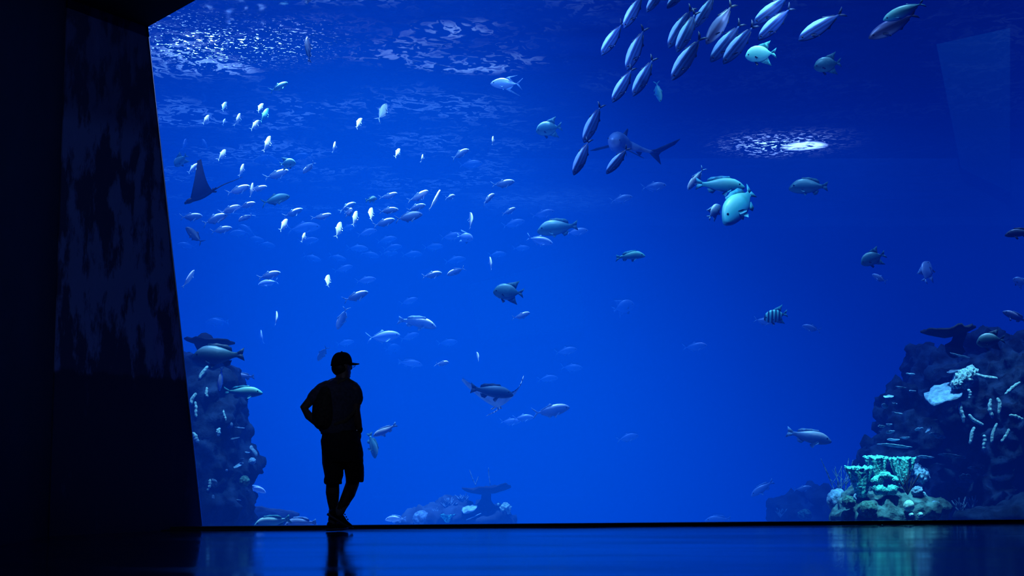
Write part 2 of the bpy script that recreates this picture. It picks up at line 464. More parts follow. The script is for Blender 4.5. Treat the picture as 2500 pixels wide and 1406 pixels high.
t_ = P(2150, 1170, 19.4); lamp('SPOT', 'tank_lamp', Vector((t_.x - .6, gy(t_.x) + .25, 5.2)), 5500, (.45, 1.0, .92), t_, spot_size=R(18), spot_blend=.8, shadow_soft_size=.1)  # added spot, out of view, to brighten the vase sponges
t_ = P(590, 950, 18.4); lamp('SPOT', 'tank_lamp', Vector((t_.x + .9, gy(t_.x) + .2, 6.3)), 2600, (.6, .95, 1.0), t_, spot_size=R(17), spot_blend=.8, shadow_soft_size=.1)  # unseen spot added for the fish at the left reef
t_ = P(2390, 1010, 19.6); lamp('SPOT', 'tank_lamp', Vector((t_.x - .8, gy(t_.x) + .3, 6.2)), 2300, (.5, .9, 1.0), t_, spot_size=R(32), spot_blend=.9, shadow_soft_size=.1)  # unseen spot added to bring out the right reef corals
for px_, py_, D_, e_n in ((697, 1272, 18.4, 4200), (930, 1055, 20, 2600)):
    t_ = P(px_, py_, D_); lamp('SPOT', 'tank_lamp', Vector((t_.x + .2, gy(t_.x) + 1.0, 6.4)), e_n, (.6, .9, 1.0), t_, spot_size=R(13), spot_blend=.8, shadow_soft_size=.1)  # extra unseen spots that lift the dark low fish
p_ = Pz(1915, 352, ZS); lamp('SPOT', 'tank_lamp', p_ + Vector((0, 0, 3)), 12000, (1.0, .70, .9), p_, spot_size=R(60), spot_blend=.5, shadow_soft_size=.2)
p_ = Pz(430, 100, ZS); lamp('SPOT', 'tank_lamp', p_ + Vector((0, 0, 3)), 2600, (.7, .85, 1), p_, spot_size=R(80), spot_blend=.8, shadow_soft_size=.2)
lamp('SPOT', 'gallery_lamp', (-2.0, 6, 5.0), 22, (.9, .75, .55), (-1.7, gy(-1.7), 1.3), spot_size=R(16), spot_blend=.8, shadow_soft_size=0)  # warm fill added to bring up the man and his straps
# weak bluish fill light added to brighten the pillar
gl_ = lamp('SPOT', 'gallery_lamp', (-.5, 5, 5.0), 380, (.25, .4, 1.0), on_wall(270, 560), spot_size=R(40), spot_blend=.8, shadow_soft_size=0)

wd = bpy.data.worlds.new('world'); S.world = wd; wd.use_nodes = True
wd.node_tree.nodes['Background'].inputs[0].default_value = (.0, .002, .012, 1)
wd.node_tree.nodes['Background'].inputs[1].default_value = .12
S.view_settings.view_transform = 'Standard'
S.view_settings.look = 'None'
cy = S.cycles
cy.use_denoising = True
cy.max_bounces = 4; cy.diffuse_bounces = 1; cy.glossy_bounces = 2; cy.transmission_bounces = 2; cy.volume_bounces = 0
cy.transparent_max_bounces = 16
cy.caustics_reflective = False; cy.caustics_refractive = False
cy.sample_clamp_indirect = 4
cy.volume_max_steps = 64

# ------------------------------------------------------------------ fish
# body outline (x, top, bottom) of a fish of length 1, nose at +0.5; half width; fins as flat outlines
KIND = {
 'jack': dict(prof=[(.5, -.012, -.022), (.485, .022, -.045), (.45, .060, -.068), (.40, .098, -.095), (.30, .142, -.135), (.18, .166, -.165), (.05, .165, -.170), (-.08, .135, -.145), (-.19, .088, -.095), (-.27, .044, -.050), (-.33, .020, -.022), (-.37, .016, -.016)],
   w=.072, tail=[(-.35, .018), (-.51, .185), (-.475, .10), (-.40, 0), (-.475, -.10), (-.51, -.185), (-.35, -.018)],
   dorsal=[(.08, .155), (-.01, .225), (-.07, .17), (-.27, .075), (-.28, .04), (-.10, .12)], anal=[(.0, -.16), (-.07, -.225), (-.12, -.165), (-.27, -.08), (-.28, -.045), (-.12, -.12)],
   pect=(.20, -.03, .20, .055), pelv=(.14, -.15, .09), eye=(.405, .025, .022)),
 'slender': dict(prof=[(.5, -.012, -.020), (.48, .016, -.040), (.43, .054, -.074), (.35, .092, -.110), (.22, .126, -.146), (.08, .136, -.155), (-.06, .120, -.134), (-.18, .084, -.092), (-.28, .042, -.048), (-.35, .018, -.020), (-.39, .014, -.014)],
   w=.062, tail=[(-.37, .016), (-.51, .115), (-.485, .05), (-.43, 0), (-.485, -.05), (-.51, -.115), (-.37, -.016)],
   dorsal=[(-.04, .09), (-.12, .135), (-.17, .10), (-.32, .045), (-.32, .02), (-.16, .06)], anal=[(-.02, -.105), (-.12, -.15), (-.16, -.11), (-.32, -.05), (-.32, -.025), (-.16, -.065)],
   pect=(.24, -.035, .13, .035), pelv=(.16, -.115, .06), eye=(.40, .004, .020)),
 'spadefish': dict(prof=[(.5, -.055, -.075), (.485, -.01, -.11), (.455, .06, -.15), (.40, .145, -.20), (.30, .225, -.250), (.18, .268, -.275), (.05, .272, -.280), (-.08, .238, -.250), (-.19, .165, -.175), (-.26, .085, -.090), (-.31, .040, -.045), (-.34, .034, -.036)],
   w=.085, tail=[(-.32, .036), (-.50, .175), (-.47, .07), (-.43, 0), (-.47, -.07), (-.50, -.175), (-.32, -.036)],
   dorsal=[(.12, .26), (.0, .31), (-.16, .35), (-.33, .41), (-.27, .29), (-.25, .18), (-.22, .10), (-.10, .2)], anal=[(.02, -.27), (-.10, -.33), (-.20, -.36), (-.34, -.41), (-.28, -.29), (-.25, -.19), (-.22, -.10), (-.10, -.2)],
   pect=(.20, -.07, .13, .05), pelv=(.22, -.26, .15), eye=(.395, .0, .026)),
 'snapper': dict(prof=[(.5, -.035, -.055), (.485, -.012, -.078), (.44, .030, -.100), (.38, .080, -.122), (.28, .132, -.140), (.16, .155, -.148), (.02, .148, -.142), (-.12, .112, -.115), (-.23, .072, -.078), (-.31, .046, -.050), (-.36, .042, -.046), (-.385, .045, -.048)],
   w=.075, tail=[(-.365, .044), (-.51, .135), (-.492, .05), (-.478, 0), (-.492, -.05), (-.51, -.135), (-.365, -.048)],
   dorsal=[(.20, .145), (.16, .190), (.08, .185), (.0, .195), (-.10, .175), (-.2, .165), (-.28, .115), (-.29, .055), (-.1, .11)], anal=[(-.10, -.115), (-.16, -.185), (-.24, -.165), (-.28, -.085), (-.2, -.085)],
   pect=(.20, -.055, .15, .06), pelv=(.16, -.135, .13), eye=(.375, .028, .022)),
 'permit': dict(prof=[(.5, -.025, -.04), (.47, .03, -.07), (.42, .075, -.10), (.32, .13, -.145), (.2, .17, -.175), (.08, .175, -.18), (-.04, .145, -.15), (-.15, .09, -.095), (-.24, .04, -.045), (-.30, .018, -.02), (-.34, .015, -.015)],
   w=.065, tail=[(-.32, .017), (-.53, .20), (-.43, .06), (-.385, 0), (-.43, -.06), (-.53, -.20), (-.32, -.017)],
   dorsal=[(.06, .165), (-.06, .215), (-.38, .285), (-.12, .17), (-.22, .08), (-.22, .05), (-.05, .13)], anal=[(.04, -.17), (-.06, -.22), (-.50, -.40), (-.14, -.18), (-.22, -.08), (-.22, -.05), (-.05, -.13)],
   pect=(.2, -.05, .13, .04), pelv=(.14, -.15, .08), eye=(.40, .015, .024)),
 'shark': dict(prof=[(.5, -.006, -.014), (.485, .016, -.032), (.45, .036, -.050), (.38, .095, -.10), (.26, .135, -.135), (.12, .130, -.125), (-.02, .076, -.070), (-.16, .050, -.048), (-.27, .030, -.030), (-.34, .020, -.022), (-.38, .018, -.018)],
   w=.115, tail=[(-.345, .02), (-.40, .045), (-.60, .25), (-.565, .16), (-.455, .02), (-.44, -.02), (-.475, -.135), (-.39, -.06), (-.345, -.02)],
   dorsal=[(.14, .085), (.06, .16), (.015, .215), (.0, .20), (.005, .12), (-.02, .07)], anal=[(-.18, -.045), (-.24, -.085), (-.25, -.07), (-.26, -.03)],
   pect=(.24, -.06, .30, .10), pelv=(-.08, -.06, .09), eye=(.41, .012, .009)),
}

KIND['grouper'] = dict(KIND['snapper'])
KIND['grouper']['prof'] = [(x, t * 1.32, b * 1.32) if x > -.3 else (x, t * 1.15, b * 1.15) for x, t, b in KIND['snapper']['prof']]
KIND['grouper']['dorsal'] = [(x, z * 1.25) for x, z in KIND['snapper']['dorsal']]
KIND['grouper']['anal'] = [(x, z * 1.25) for x, z in KIND['snapper']['anal']]
KIND['grouper']['w'] = .10


def interp(prof, x):
    for (x0, t0, b0), (x1, t1, b1) in zip(prof, prof[1:]):
        if x1 <= x <= x0:
            k = (x0 - x) / (x0 - x1) if x0 != x1 else 0
            return t0 + (t1 - t0) * k, b0 + (b1 - b0) * k
    return prof[-1][1:]


def fish_mesh(kind, bend):
    k = KIND[kind]; pr = k['prof']; mb = MB()
    x0, x1 = pr[0][0], pr[-1][0]
    def by(x): return bend * (max(0, .25 - x)) ** 2
    N = 15; rings = []
    nst = 22
    for i in range(nst + 1):
        u = i / nst
        x = x0 + (x1 - x0) * (u ** 1.25)
        t, b = interp(pr, x)
        h = (t - b) / 2; c = (t + b) / 2
        fr = max(0.0, (x - x1) / (x0 - x1))
        w = k['w'] * min(1, (math.sin(math.pi * min(1, max(0, (1 - fr) * .62 + .16))) ** .9)) if fr < .999 else k['w'] * .35
        w = max(.010, min(w, h * .95 + .002)); 
        if fr < .35: w = max(.009, k['w'] * (fr / .35) ** 1.1 * .92 + .006 * (1 - fr))
        ring = []
        for j in range(N):
            a = 2 * math.pi * j / N
            ca, sa = math.cos(a), math.sin(a)
            ring.append((x, by(x) + w * math.copysign(abs(ca) ** .85, ca), c + h * sa))
        rings.append(ring)
    mb.m = 0; mb.rings(rings)
    def fin(poly, y=0.0):
        n = len(poly); th = .004
        v = [(x, by(x) + y + th, z) for x, z in poly] + [(x, by(x) + y - th, z) for x, z in poly]
        mb.add(v, [tuple(range(n)), tuple(range(2 * n - 1, n - 1, -1))] + [(i, i + n, (i + 1) % n + n, (i + 1) % n) for i in range(n)])
    mb.m = 1
    tl = k['tail']; h_ = len(tl) // 2
    fin(tl[:h_ + 1] + [(tl[0][0], 0)]); fin([(tl[0][0], 0)] + tl[h_:])
    fin(k['dorsal']); fin(k['anal'])
    mb.m = 2 if kind == 'spadefish' else 1
    px, pz, pl, pw = k['pect']; vx, vz, vl = k['pelv']
    for s in (-1, 1):
        W = k['w'] * .85
        base = Vector((px, s * W, pz)); d = Vector((-.75, s * .55, -.35 if kind != 'shark' else -.25)).normalized()
        if kind == 'shark': d = Vector((-.35, s * .9, -.3)).normalized()
        e_ = Vector((0, s * .1, -1)).normalized() if kind != 'shark' else Vector((-1, 0, -.1))
        q = [base + e_ * (-pw * .3), base + d * pl * .6 + e_ * (-pw * .35), base + d * pl, base + d * pl * .75 + e_ * pw * .6, base + e_ * pw * .8]
        nn = (q[2] - q[0]).cross(q[4] - q[0]).normalized() * .004
        mb.add(q + [v + nn for v in q], [(0, 1, 2, 3, 4), (9, 8, 7, 6, 5)] + [(i, (i + 1) % 5, (i + 1) % 5 + 5, i + 5) for i in range(5)])
        q = [Vector((vx, s * W * .35, vz * .9)), Vector((vx - vl * .55, s * (W * .35 + vl * .3), vz - vl * .75)), Vector((vx - vl, s * (W * .3 + vl * .2), vz - vl * .45)), Vector((vx - .06, s * W * .3, vz * .9))]
        nn = Vector((0, .004, 0))
        mb.add(q + [v + nn for v in q], [(0, 1, 2, 3), (7, 6, 5, 4)] + [(i, (i + 1) % 4, (i + 1) % 4 + 4, i + 4) for i in range(4)])
    mb.m = 2
    ex, ez, er = k['eye']
    t, b = interp(pr, ex)
    for s in (-1, 1):
        # eye sits on the flank
        i = min(range(len(rings)), key=lambda q_: abs(rings[q_][0][0] - ex))
        cand = min(rings[i], key=lambda v: (v[2] - ez) ** 2 + (0 if (v[1] - by(ex)) * s > 0 else 9))
        mb.ellipsoid((ex, cand[1] - s * er * .25, ez), (er, er * .6, er), 10, 6)
    return mb


_cache = {}
def fish(name, kind, tn, x, y, L, ang, yaw=0, roll=15, D=22, label='', group=None, bend=0, cat='fish'):
    if tn == 'w' and 55 < ang % 180 < 112: tn = 'v'  # upright fish take the all-white skin, brightness painted in
    key = (kind, tn, bend)
    if key not in _cache:
        mb = fish_mesh(kind, bend)
        me = mesh(name, mb.v, mb.f, True, mb.mi)
        for m_ in (M['body_' + tn], M['fin_' + tn], M['eye']): me.materials.append(m_)
        _cache[key] = me
    me = _cache[key]
    o = bpy.data.objects.new(name, me); COL.objects.link(o)
    ca, sa = math.cos(R(ang)), math.sin(R(ang)); cw, sw = math.cos(R(yaw)), math.sin(R(yaw))
    h = (VR * ca + VU * sa) * cw + VF * sw
    d = (VR * -sa + VU * ca) if ca >= 0 else (VR * sa - VU * ca)
    l = -VF - h * (-VF).dot(h)
    if l.length < 1e-3: l = VR.copy()
    l.normalize()
    if abs(l.dot(d)) > .9: l = h.cross(d)
    d2 = (d * math.cos(R(roll)) + l * math.sin(R(roll))).normalized()
    yv = d2.cross(h)
    m4 = Matrix((h, yv, d2)).transposed().to_4x4()
    sc = L * mpp(D) * {'jack': 1.12, 'slender': 1.04}.get(kind, 1.04)
    o.matrix_world = Matrix.Translation(P(x, y, D)) @ m4 @ Matrix.Scale(sc, 4)
    tag(o, label, cat, group)
    return o

G1 = 'school of slender blue fish at the top'
G2 = 'silver fish in the lit water'
G3 = 'faint blue fish deep in the water'
G4 = 'round spadefish'
G5 = 'large snappers and groupers'
# tone, x, y, length, heading, label
SCHOOL = [
 ('b', 1547, 25, 98, 240, 'slender blue fish cut by the top edge, leftmost of the diving school'),
 ('b', 1602, -6, 84, 235, 'slender blue fish showing only its head at the top edge, second from the left'),
 ('b', 1656, -12, 84, 228, 'slender blue fish with just its snout below the top edge, above the crowded pair'),
 ('b', 1495, 93, 98, 236, 'lone slender blue fish diving left under the cut off leftmost one'),
 ('b', 1551, 118, 114, 248, 'slender blue fish diving steeply, directly above the lower pair of the school'),
 ('b', 1521, 206, 100, 238, 'slender blue fish, left one of the lower diving pair'),
 ('b', 1571, 186, 108, 241, 'slender blue fish, right one of the lower diving pair beside the tiny cyan fish'),
 ('b', 1660, 66, 114, 240, 'slender blue fish, left one of the crowded overlapping pair'),
 ('b', 1677, 76, 112, 243, 'slender blue fish, front one of the crowded overlapping pair'),
 ('b', 1722, 25, 96, 238, 'slender blue fish half hidden behind the crowded overlapping pair'),
 ('b', 1676, 140, 130, 236, 'large slender blue fish diving alone below the crowded pair'),
 ('n', 1758, 57, 120, 235, 'dark slender fish with a black back, in the middle of the school'),
 ('b', 1773, 102, 122, 231, 'dark backed slender fish, left of the nose down pair near the bright cyan spadefish'),
 ('b', 1803, 106, 122, 232, 'pale slender fish, right of the nose down pair near the bright cyan spadefish'),
 ('b', 1886, 22, 116, 217, 'slender blue fish at the top edge, upper of the two above the bright cyan spadefish'),
 ('b', 1892, 56, 114, 224, 'slender blue fish, lower of the two above the bright cyan spadefish'),
 ('b', 2003, 63, 126, 212, 'slender blue fish swimming alone above the dimmer cyan spadefish'),
 ('n', 2181, 62, 132, 206, 'dark slender fish with a blue belly, in front of a cyan fish at top right'),
 ('c', 2206, 27, 106, 202, 'cyan fish behind the dark slender fish at top right'),
 ('b', 1446, 300, 104, 246, 'slender blue fish, upper of the two stragglers diving left of the shark'),
 ('b', 1420, 383, 96, 245, 'dark slender blue fish, lower of the two stragglers diving left of the shark'),
 ('b', 1507, 391, 84, 230, 'slender blue fish passing right in front of the shark'),
]
for i, (tn, x, y, L, a, lab) in enumerate(SCHOOL):
    fish('schooling_fish', 'slender', tn, x, y, L, a, 8, 8, 18.75 + (i * 7 % 5) * .11 + (.0 if x < 2100 else .12), lab, G1, (.0, .25, -.25)[i % 3])

# kind, tone, x, y, len, angle, yaw, roll, D, label, group
T = [
 # upper left
 ('snapper', 'k', 752, 120, 66, 98, 10, 115, 21, 'dark fish seen from below rising with spread fins near the top', None),
 ('jack', 't', 682, 212, 44, 32, 20, 25, 22, 'teal backed fish swimming up right, alone above the upper row of silver fish', G2),
 ('jack', 's', 546, 261, 34, 70, 40, 40, 23, 'silver fish rising, topmost on the far left', G2),
 ('jack', 'w', 503, 292, 30, 68, 35, 50, 23, 'white fish rising, lowest left of the four rising on the far left', G2),
 ('jack', 's', 547, 298, 20, 75, 30, 50, 24, 'smallest rising silver fish, under the topmost one on the far left', G2),
 ('jack', 'w', 581, 293, 38, 80, 30, 70, 23, 'thin white fish rising, right of the smallest rising one', G2),
 ('jack', 'w', 634, 264, 34, 62, 40, 40, 23, 'white fish with a broad back, upper left of the rising pair', G2),
 ('jack', 'c', 646, 282, 42, 70, 30, 45, 22, 'white fish with a cyan flank, lower right of the rising pair', G2),
 ('jack', 'w', 622, 306, 38, 58, 40, 45, 23, 'white fish rising just below the rising pair', G2),
 ('jack', 'd', 451, 352, 28, 82, 20, 60, 25, 'dim thin fish just above the teal spadefish by the dark pillar', G3),
 ('jack', 'd', 500, 352, 30, 120, 20, 30, 27, 'dim fish right of the thin one above the teal spadefish', G3),
 ('jack', 'w', 652, 352, 46, 76, 30, 60, 22.5, 'tall white fish rising above the faint forked tails', G2),
 ('spadefish', 't', 441, 391, 42, 218, 10, 25, 21.5, 'teal spadefish heading down beside the dark pillar above the ray', G4),
 ('jack', 'w', 543, 378, 38, 72, 45, 50, 23, 'white backed fish rising with one pectoral fin out, above the dark ray', G2),
 ('jack', 'w', 471, 411, 38, 42, 25, 35, 22.5, 'silver fish rising right, just above the raised wing of the dark ray', G2),
 ('jack', 'w', 590, 416, 36, 80, 30, 70, 23, 'narrow white fish upright above the tail of the dark ray', G2),
 ('jack', 'd', 640, 386, 44, 200, 15, 25, 27, 'faint fish heading left, beside the small teal spadefish', G3),
 ('jack', 'd', 668, 390, 40, 150, -20, 15, 28.6, 'faint fish with a clear forked tail, touching the small teal spadefish', G3),
 ('spadefish', 't', 702, 398, 40, 8, 10, 15, 21.5, 'small teal spadefish among faint forked tails', G4),
 ('jack', 'd', 739, 380, 44, 190, 10, 10, 28, 'faint fish up right of the small teal spadefish', G3),
 ('jack', 's', 754, 409, 38, 222, 15, 35, 22, 'fish with a white back and dark flank diving left, right of the small teal spadefish', G2),
 ('jack', 'w', 676, 427, 56, 24, 10, 38, 22, 'white backed fish swimming right, below the small teal spadefish', G2),
 ('jack', 'd', 484, 441, 26, 70, 20, 20, 22.5, 'small blue fish half hidden behind the raised wing of the dark ray', G2),
 ('jack', 'w', 582, 464, 54, 22, 10, 38, 22, 'silver fish swimming right under the tail of the dark ray', G2),
 ('jack', 'w', 614, 465, 38, 84, 20, 80, 21.5, 'thin upright white fish just right of the tail of the dark ray', G2),
 ('jack', 'w', 631, 461, 40, 18, 15, 42, 22.5, 'white backed fish crossing behind the thin upright one near the tail of the ray', G2),
 ('jack', 't', 673, 486, 64, 13, 5, 22, 20.5, 'large dark teal fish with a white back, under the tail of the dark ray', G2),
 ('jack', 'w', 562, 512, 50, 22, 10, 36, 22, 'white backed fish swimming right, middle left below the dark ray', G2),
 ('jack', 'w', 603, 501, 40, 18, 10, 38, 22.5, 'white backed fish above the curled white one below the dark ray', G2),
 ('jack', 's', 467, 530, 50, 8, 5, 25, 22, 'blue silver fish swimming right, directly below the head of the dark ray', G2),
 ('jack', 's', 525, 534, 58, 18, 5, 28, 22, 'silver fish with a long trailing fin swimming right below the dark ray', G2),
 ('jack', 'w', 600, 530, 46, 205, 30, 55, 22, 'curled white fish turning left with its dorsal fin up', G2),
 ('jack', 'w', 541, 561, 48, 12, 10, 38, 22, 'white fish with an oblong back, lowest of the group below the dark ray', G2),
 ('jack', 'k', 475, 575, 54, 136, 5, -10, 21, 'dark fish with a pale tail heading up left near the pillar', None),
 ('jack', 'd', 456, 600, 42, 170, 0, 10, 29, 'very faint fish below the dark fish near the pillar', G3),
 ('jack', 'd', 585, 568, 46, 186, 5, 20, 26.5, 'faint fish facing left, leftmost of the trailing faint ones', G3),
 ('jack', 'd', 604, 561, 44, 150, 10, 15, 28, 'faint fish overlapping the tail of the leftmost faint one', G3),
 ('jack', 'd', 622, 584, 42, -8, 5, 10, 28, 'faint fish third along the trailing faint ones', G3),
 ('jack', 'd', 652, 597, 38, -12, 5, 10, 29, 'faint fish last along the trailing faint ones', G3),
 ('jack', 's', 716, 520, 46, 26, 10, 34, 23, 'silver fish with a white back above the stout white one facing away', G2),
 ('jack', 'w', 692, 550, 46, 68, 48, 55, 22, 'stout bright white fish seen from behind, left of the big faint fish', G2),
 ('jack', 'w', 785, 530, 46, 20, 15, 55, 22, 'bright white fish with both fins hanging, alone in the middle of the lit water', G2),
 ('jack', 'd', 742, 556, 74, 4, 0, 18, 25.5, 'big faint fish with a lit outline right of the stout white one', G3),
 ('jack', 'w', 741, 580, 28, 78, 35, 60, 22.5, 'small upright white fish under the big faint one', G2),
 ('jack', 'd', 753, 588, 46, 8, 0, 12, 26, 'faint fish behind the small upright white one', G3),
 ('jack', 'd', 761, 630, 42, -14, 0, 10, 28, 'faint fish alone below the big faint one', G3),
 # middle cluster
 ('jack', 's', 847, 505, 44, 26, 10, 36, 23.5, 'silver fish whose belly is hidden by the round dark bellied one', G2),
 ('spadefish', 's', 852, 517, 34, 30, 60, 45, 22, 'round fish with a white back and dark belly seen from behind', G2),
 ('jack', 'w', 866, 534, 44, 80, 35, 55, 22, 'tall bright white fish touching the round dark bellied one', G2),
 ('snapper', 't', 909, 486, 40, 25, 62, 20, 21, 'small dark teal fish end on above the broad tall white one', None),
 ('jack', 'w', 904, 524, 44, 82, 42, 50, 21.5, 'broad tall bright white fish, right of the round dark bellied one', G2),
 ('jack', 'w', 827, 561, 46, 82, 38, 45, 22, 'tall bright white fish with ragged fins, lowest of the tall white ones', G2),
 ('jack', 'd', 850, 556, 40, 15, 0, 10, 27, 'faint fish right beside the ragged tall white one', G3),
 ('jack', 'w', 949, 479, 42, 22, 15, 48, 22.5, 'white backed fish swimming right, top of the column of three in the middle', G2),
 ('jack', 's', 949, 513, 44, 4, 5, 30, 21.5, 'dark bellied fish with a white back, second of the column of three in the middle', G2),
 ('jack', 's', 938, 544, 50, 20, 5, 32, 22, 'silver fish with a bright tail, lowest of the column of three in the middle', G2),
 ('jack', 's', 998, 529, 62, 12, 5, 26, 21, 'dark bellied fish, lowest of the three stacked right of the column', G2),
 ('jack', 'w', 1023, 480, 54, 36, 25, 48, 22, 'stout bright white fish, top of the three stacked right of the column', G2),
 ('jack', 's', 1016, 506, 44, 15, 8, 30, 22, 'fish with white back, second of the three stacked right of the column', G2),
 ('slender', 'w', 1063, 489, 60, 68, 20, 80, 22, 'long thin white fish standing on its tail right of the stacked three', G2),
 ('jack', 'w', 1099, 481, 34, 22, 50, 35, 23, 'small white fish end on, right of the long thin white one', G2),
 ('jack', 's', 1151, 540, 46, 97, 25, 60, 22, 'upright blue fish with a white streak right of the small end on one', G2),
 ('jack', 'd', 896, 567, 46, 12, 5, 22, 25, 'blue fish with one white fin below the broad tall white one', G3),
 ('jack', 'd', 944, 586, 46, 12, 0, 12, 27, 'faint fish below the column of three, upper of an overlapping three', G3),
 ('jack', 'd', 958, 605, 44, 10, 0, 12, 27.5, 'faint fish below the column of three, middle of an overlapping three', G3),
 ('jack', 'd', 949, 619, 40, 6, 0, 10, 28.5, 'faint fish below the column of three, lowest of an overlapping three', G3),
 ('jack', 'd', 873, 606, 48, -4, 0, 14, 27, 'faint fish with a lit back, left of a faint overlapping pair', G3),
 ('jack', 'd', 903, 622, 44, -12, 0, 8, 29, 'very faint fish, right of a faint overlapping pair', G3),
 ('jack', 'd', 824, 629, 40, -14, 0, 10, 28, 'faint fish left of the faint overlapping pair', G3),
 ('jack', 'd', 838, 657, 44, 20, 5, 26, 26, 'faint fish with a bright line on its back above the two tailed pair', G3),
 ('jack', 'd', 1006, 621, 46, 2, 0, 8, 29, 'very faint fish alone right of the overlapping three', G3),
 ('jack', 'd', 1058, 603, 46, 6, 0, 14, 27, 'faint fish swimming right, left of the big eyed blue fish', G3),
 ('jack', 'd', 1103, 577, 52, 8, 0, 16, 25.5, 'blue fish whose head is hidden by the big eyed blue fish', G3),
 ('spadefish', 'd', 1136, 579, 40, -8, 15, 10, 24.5, 'big eyed blue fish overlapping another below the upright streaked one', G3),
 ('jack', 'd', 1111, 635, 48, 8, 0, 10, 28.5, 'very faint fish above the white lined fish facing left', G3),
 ('jack', 's', 1113, 662, 44, 204, 8, 32, 22.5, 'fish with a bright white line on its back facing left', G2),
 ('jack', 's', 1055, 671, 46, 12, 15, 30, 23, 'silver fish left of the white lined fish facing left', G2),
 ('jack', 'w', 935, 272, 52, 72, 40, 30, 20.5, 'large bright white and cyan fish rising, alone high in the middle', G2),
 ('jack', 'w', 874, 302, 40, 62, 40, 45, 22.5, 'white fish rising left of the large white and cyan one', G2),
 ('jack', 'w', 816, 360, 30, 84, 20, 75, 23, 'thin upright white fish alone below the rising white one', G2),
 ('jack', 'w', 970, 374, 34, 68, 45, 45, 22.5, 'short white fish rising below the large white and cyan one', G2),
 ('jack', 'w', 1031, 387, 22, 85, 25, 70, 23, 'tiny upright white fish right of the short rising one', G2),
 ('jack', 'w', 1123, 375, 46, 26, 12, 38, 22.5, 'white backed fish swimming right above a faint twin', G2),
 ('jack', 'd', 1149, 401, 54, 6, 0, 12, 26, 'faint fish right under the white backed one in the upper middle', G3),
 ('jack', 'w', 1203, 344, 24, 86, 20, 65, 23, 'tiny upright white fish highest right of the lit water', G2),
 ('jack', 's', 1229, 449, 52, 14, 5, 30, 22.5, 'silver fish with a dark tail swimming right above the hazy bright patch', G2),
 ('jack', 'w', 1191, 485, 44, 38, 32, 50, 22, 'bright white fish at the left end of the hazy bright patch', G2),
 ('jack', 'w', 1243, 516, 36, 30, 25, 42, 23, 'small fish with a white back under the hazy bright patch', G2),
 ('jack', 'd', 1254, 546, 52, 14, 0, 12, 26, 'faint fish below the small white backed one under the hazy patch', G3),
 ('jack', 'd', 1326, 523, 54, 16, 0, 22, 25, 'blue fish with a lit back just above the grouper with a bright jaw', G3),
 ('grouper', 't', 1360, 556, 96, 184, 5, 12, 21.5, 'grouper with a bright teal jaw facing left in mid water', G5),
 ('jack', 'd', 1409, 566, 50, 8, 0, 12, 24.5, 'blue fish behind the tail of the grouper with a bright jaw', G3),
 ('jack', 'd', 1318, 587, 60, -14, 0, 24, 24, 'blue fish with a pale back heading down right below the grouper with a bright jaw', G3),
 ('jack', 'd', 1272, 606, 38, 4, 0, 10, 27, 'faint fish left of the blue fish with a pale back', G3),
 ('jack', 'd', 1214, 621, 40, 4, 0, 10, 28, 'faint fish just above the narrow upright fish', G3),
 ('jack', 'w', 1199, 644, 34, 100, 20, 75, 23, 'narrow upright fish with a white spot below the hazy bright patch', G2),
 ('jack', 'd', 1517, 486, 52, 12, 0, 18, 24.5, 'blue fish swimming right, alone below the shark', G3),
 ('jack', 'd', 1597, 456, 56, 8, 0, 14, 24.5, 'blue fish with a forked tail between the shark and the cyan pair', G3),
 ('snapper', 'c', 1539, 623, 72, 2, 5, 30, 20.5, 'pointed white and cyan fish swimming right, alone right of centre', G5),
 # left lower
 ('slender', 'w', 461, 681, 52, 64, 20, 60, 22, 'curved pale fish rising beside the pillar, alone on the left', G2),
 ('jack', 'w', 657, 672, 52, 15, 5, 34, 22, 'white backed fish swimming right, upper of a stacked pair left of the man', G2),
 ('jack', 'd', 655, 690, 46, 192, 0, 12, 24, 'dim fish facing left, lower of a stacked pair', G3),
 ('jack', 'w', 799, 687, 42, 84, 45, 45, 21.5, 'blazing white fish end on, alone above the man', G2),
 ('jack', 's', 869, 724, 58, 22, 5, 32, 21.5, 'white backed fish, upper of the tail to nose pair above the man', G2),
 ('jack', 's', 835, 777, 58, 245, 20, 40, 22, 'pale fish diving, lower of the tail to nose pair above the man', G2),
 ('jack', 's', 676, 778, 36, 96, 20, 70, 23, 'narrow upright fish left of the diving pale one', G2),
 ('jack', 'd', 638, 823, 34, 96, 20, 70, 25, 'dim narrow upright fish right of the left table coral', G3),
 ('snapper', 'd', 530, 785, 56, 180, 0, 12, 27.5, 'faint snapper facing left above the left table coral', G3),
 ('jack', 'd', 843, 837, 40, 10, 5, 16, 27, 'faint fish right above the cap of the man', G3),
 ('jack', 'k', 787, 862, 42, 238, 15, 25, 23, 'dark fish diving just left of the cap of the man', None),
 ('grouper', 'tk', 529, 868, 120, 179, 4, 10, 17.8, 'big dark grouper facing left below the left table coral', G5),
 ('snapper', 's', 594, 918, 54, 181, 5, 24, 20.5, 'blue fish with a bright line along its back, partly behind the left reef', G5),
 ('slender', 'd', 538, 926, 58, 262, 12, 60, 17.9, 'violet blue fish hanging nose down in front of the left reef', None),
 ('snapper', 'c', 594, 958, 90, 3, 4, 18, 17.9, 'cyan snapper with a pale pink back swimming right from the left reef', G5),
 ('snapper', 'w', 939, 1052, 60, 200, 8, 32, 20, 'pale fish with a dark tail facing left, beside the right arm of the man', G5),
 ('snapper', 't', 911, 1088, 62, 283, 12, -20, 20, 'dim blue fish hanging nose down below the pale one with a dark tail', G5),
 ('snapper', 'cb', 664, 1273, 92, 190, 14, 22, 18.2, 'white backed fish resting low at the glass, left of the pair near the floor', G5),
 ('snapper', 'd', 735, 1275, 88, 190, 14, 20, 18.6, 'pale outlined fish resting low, right of the pair near the floor', G5),
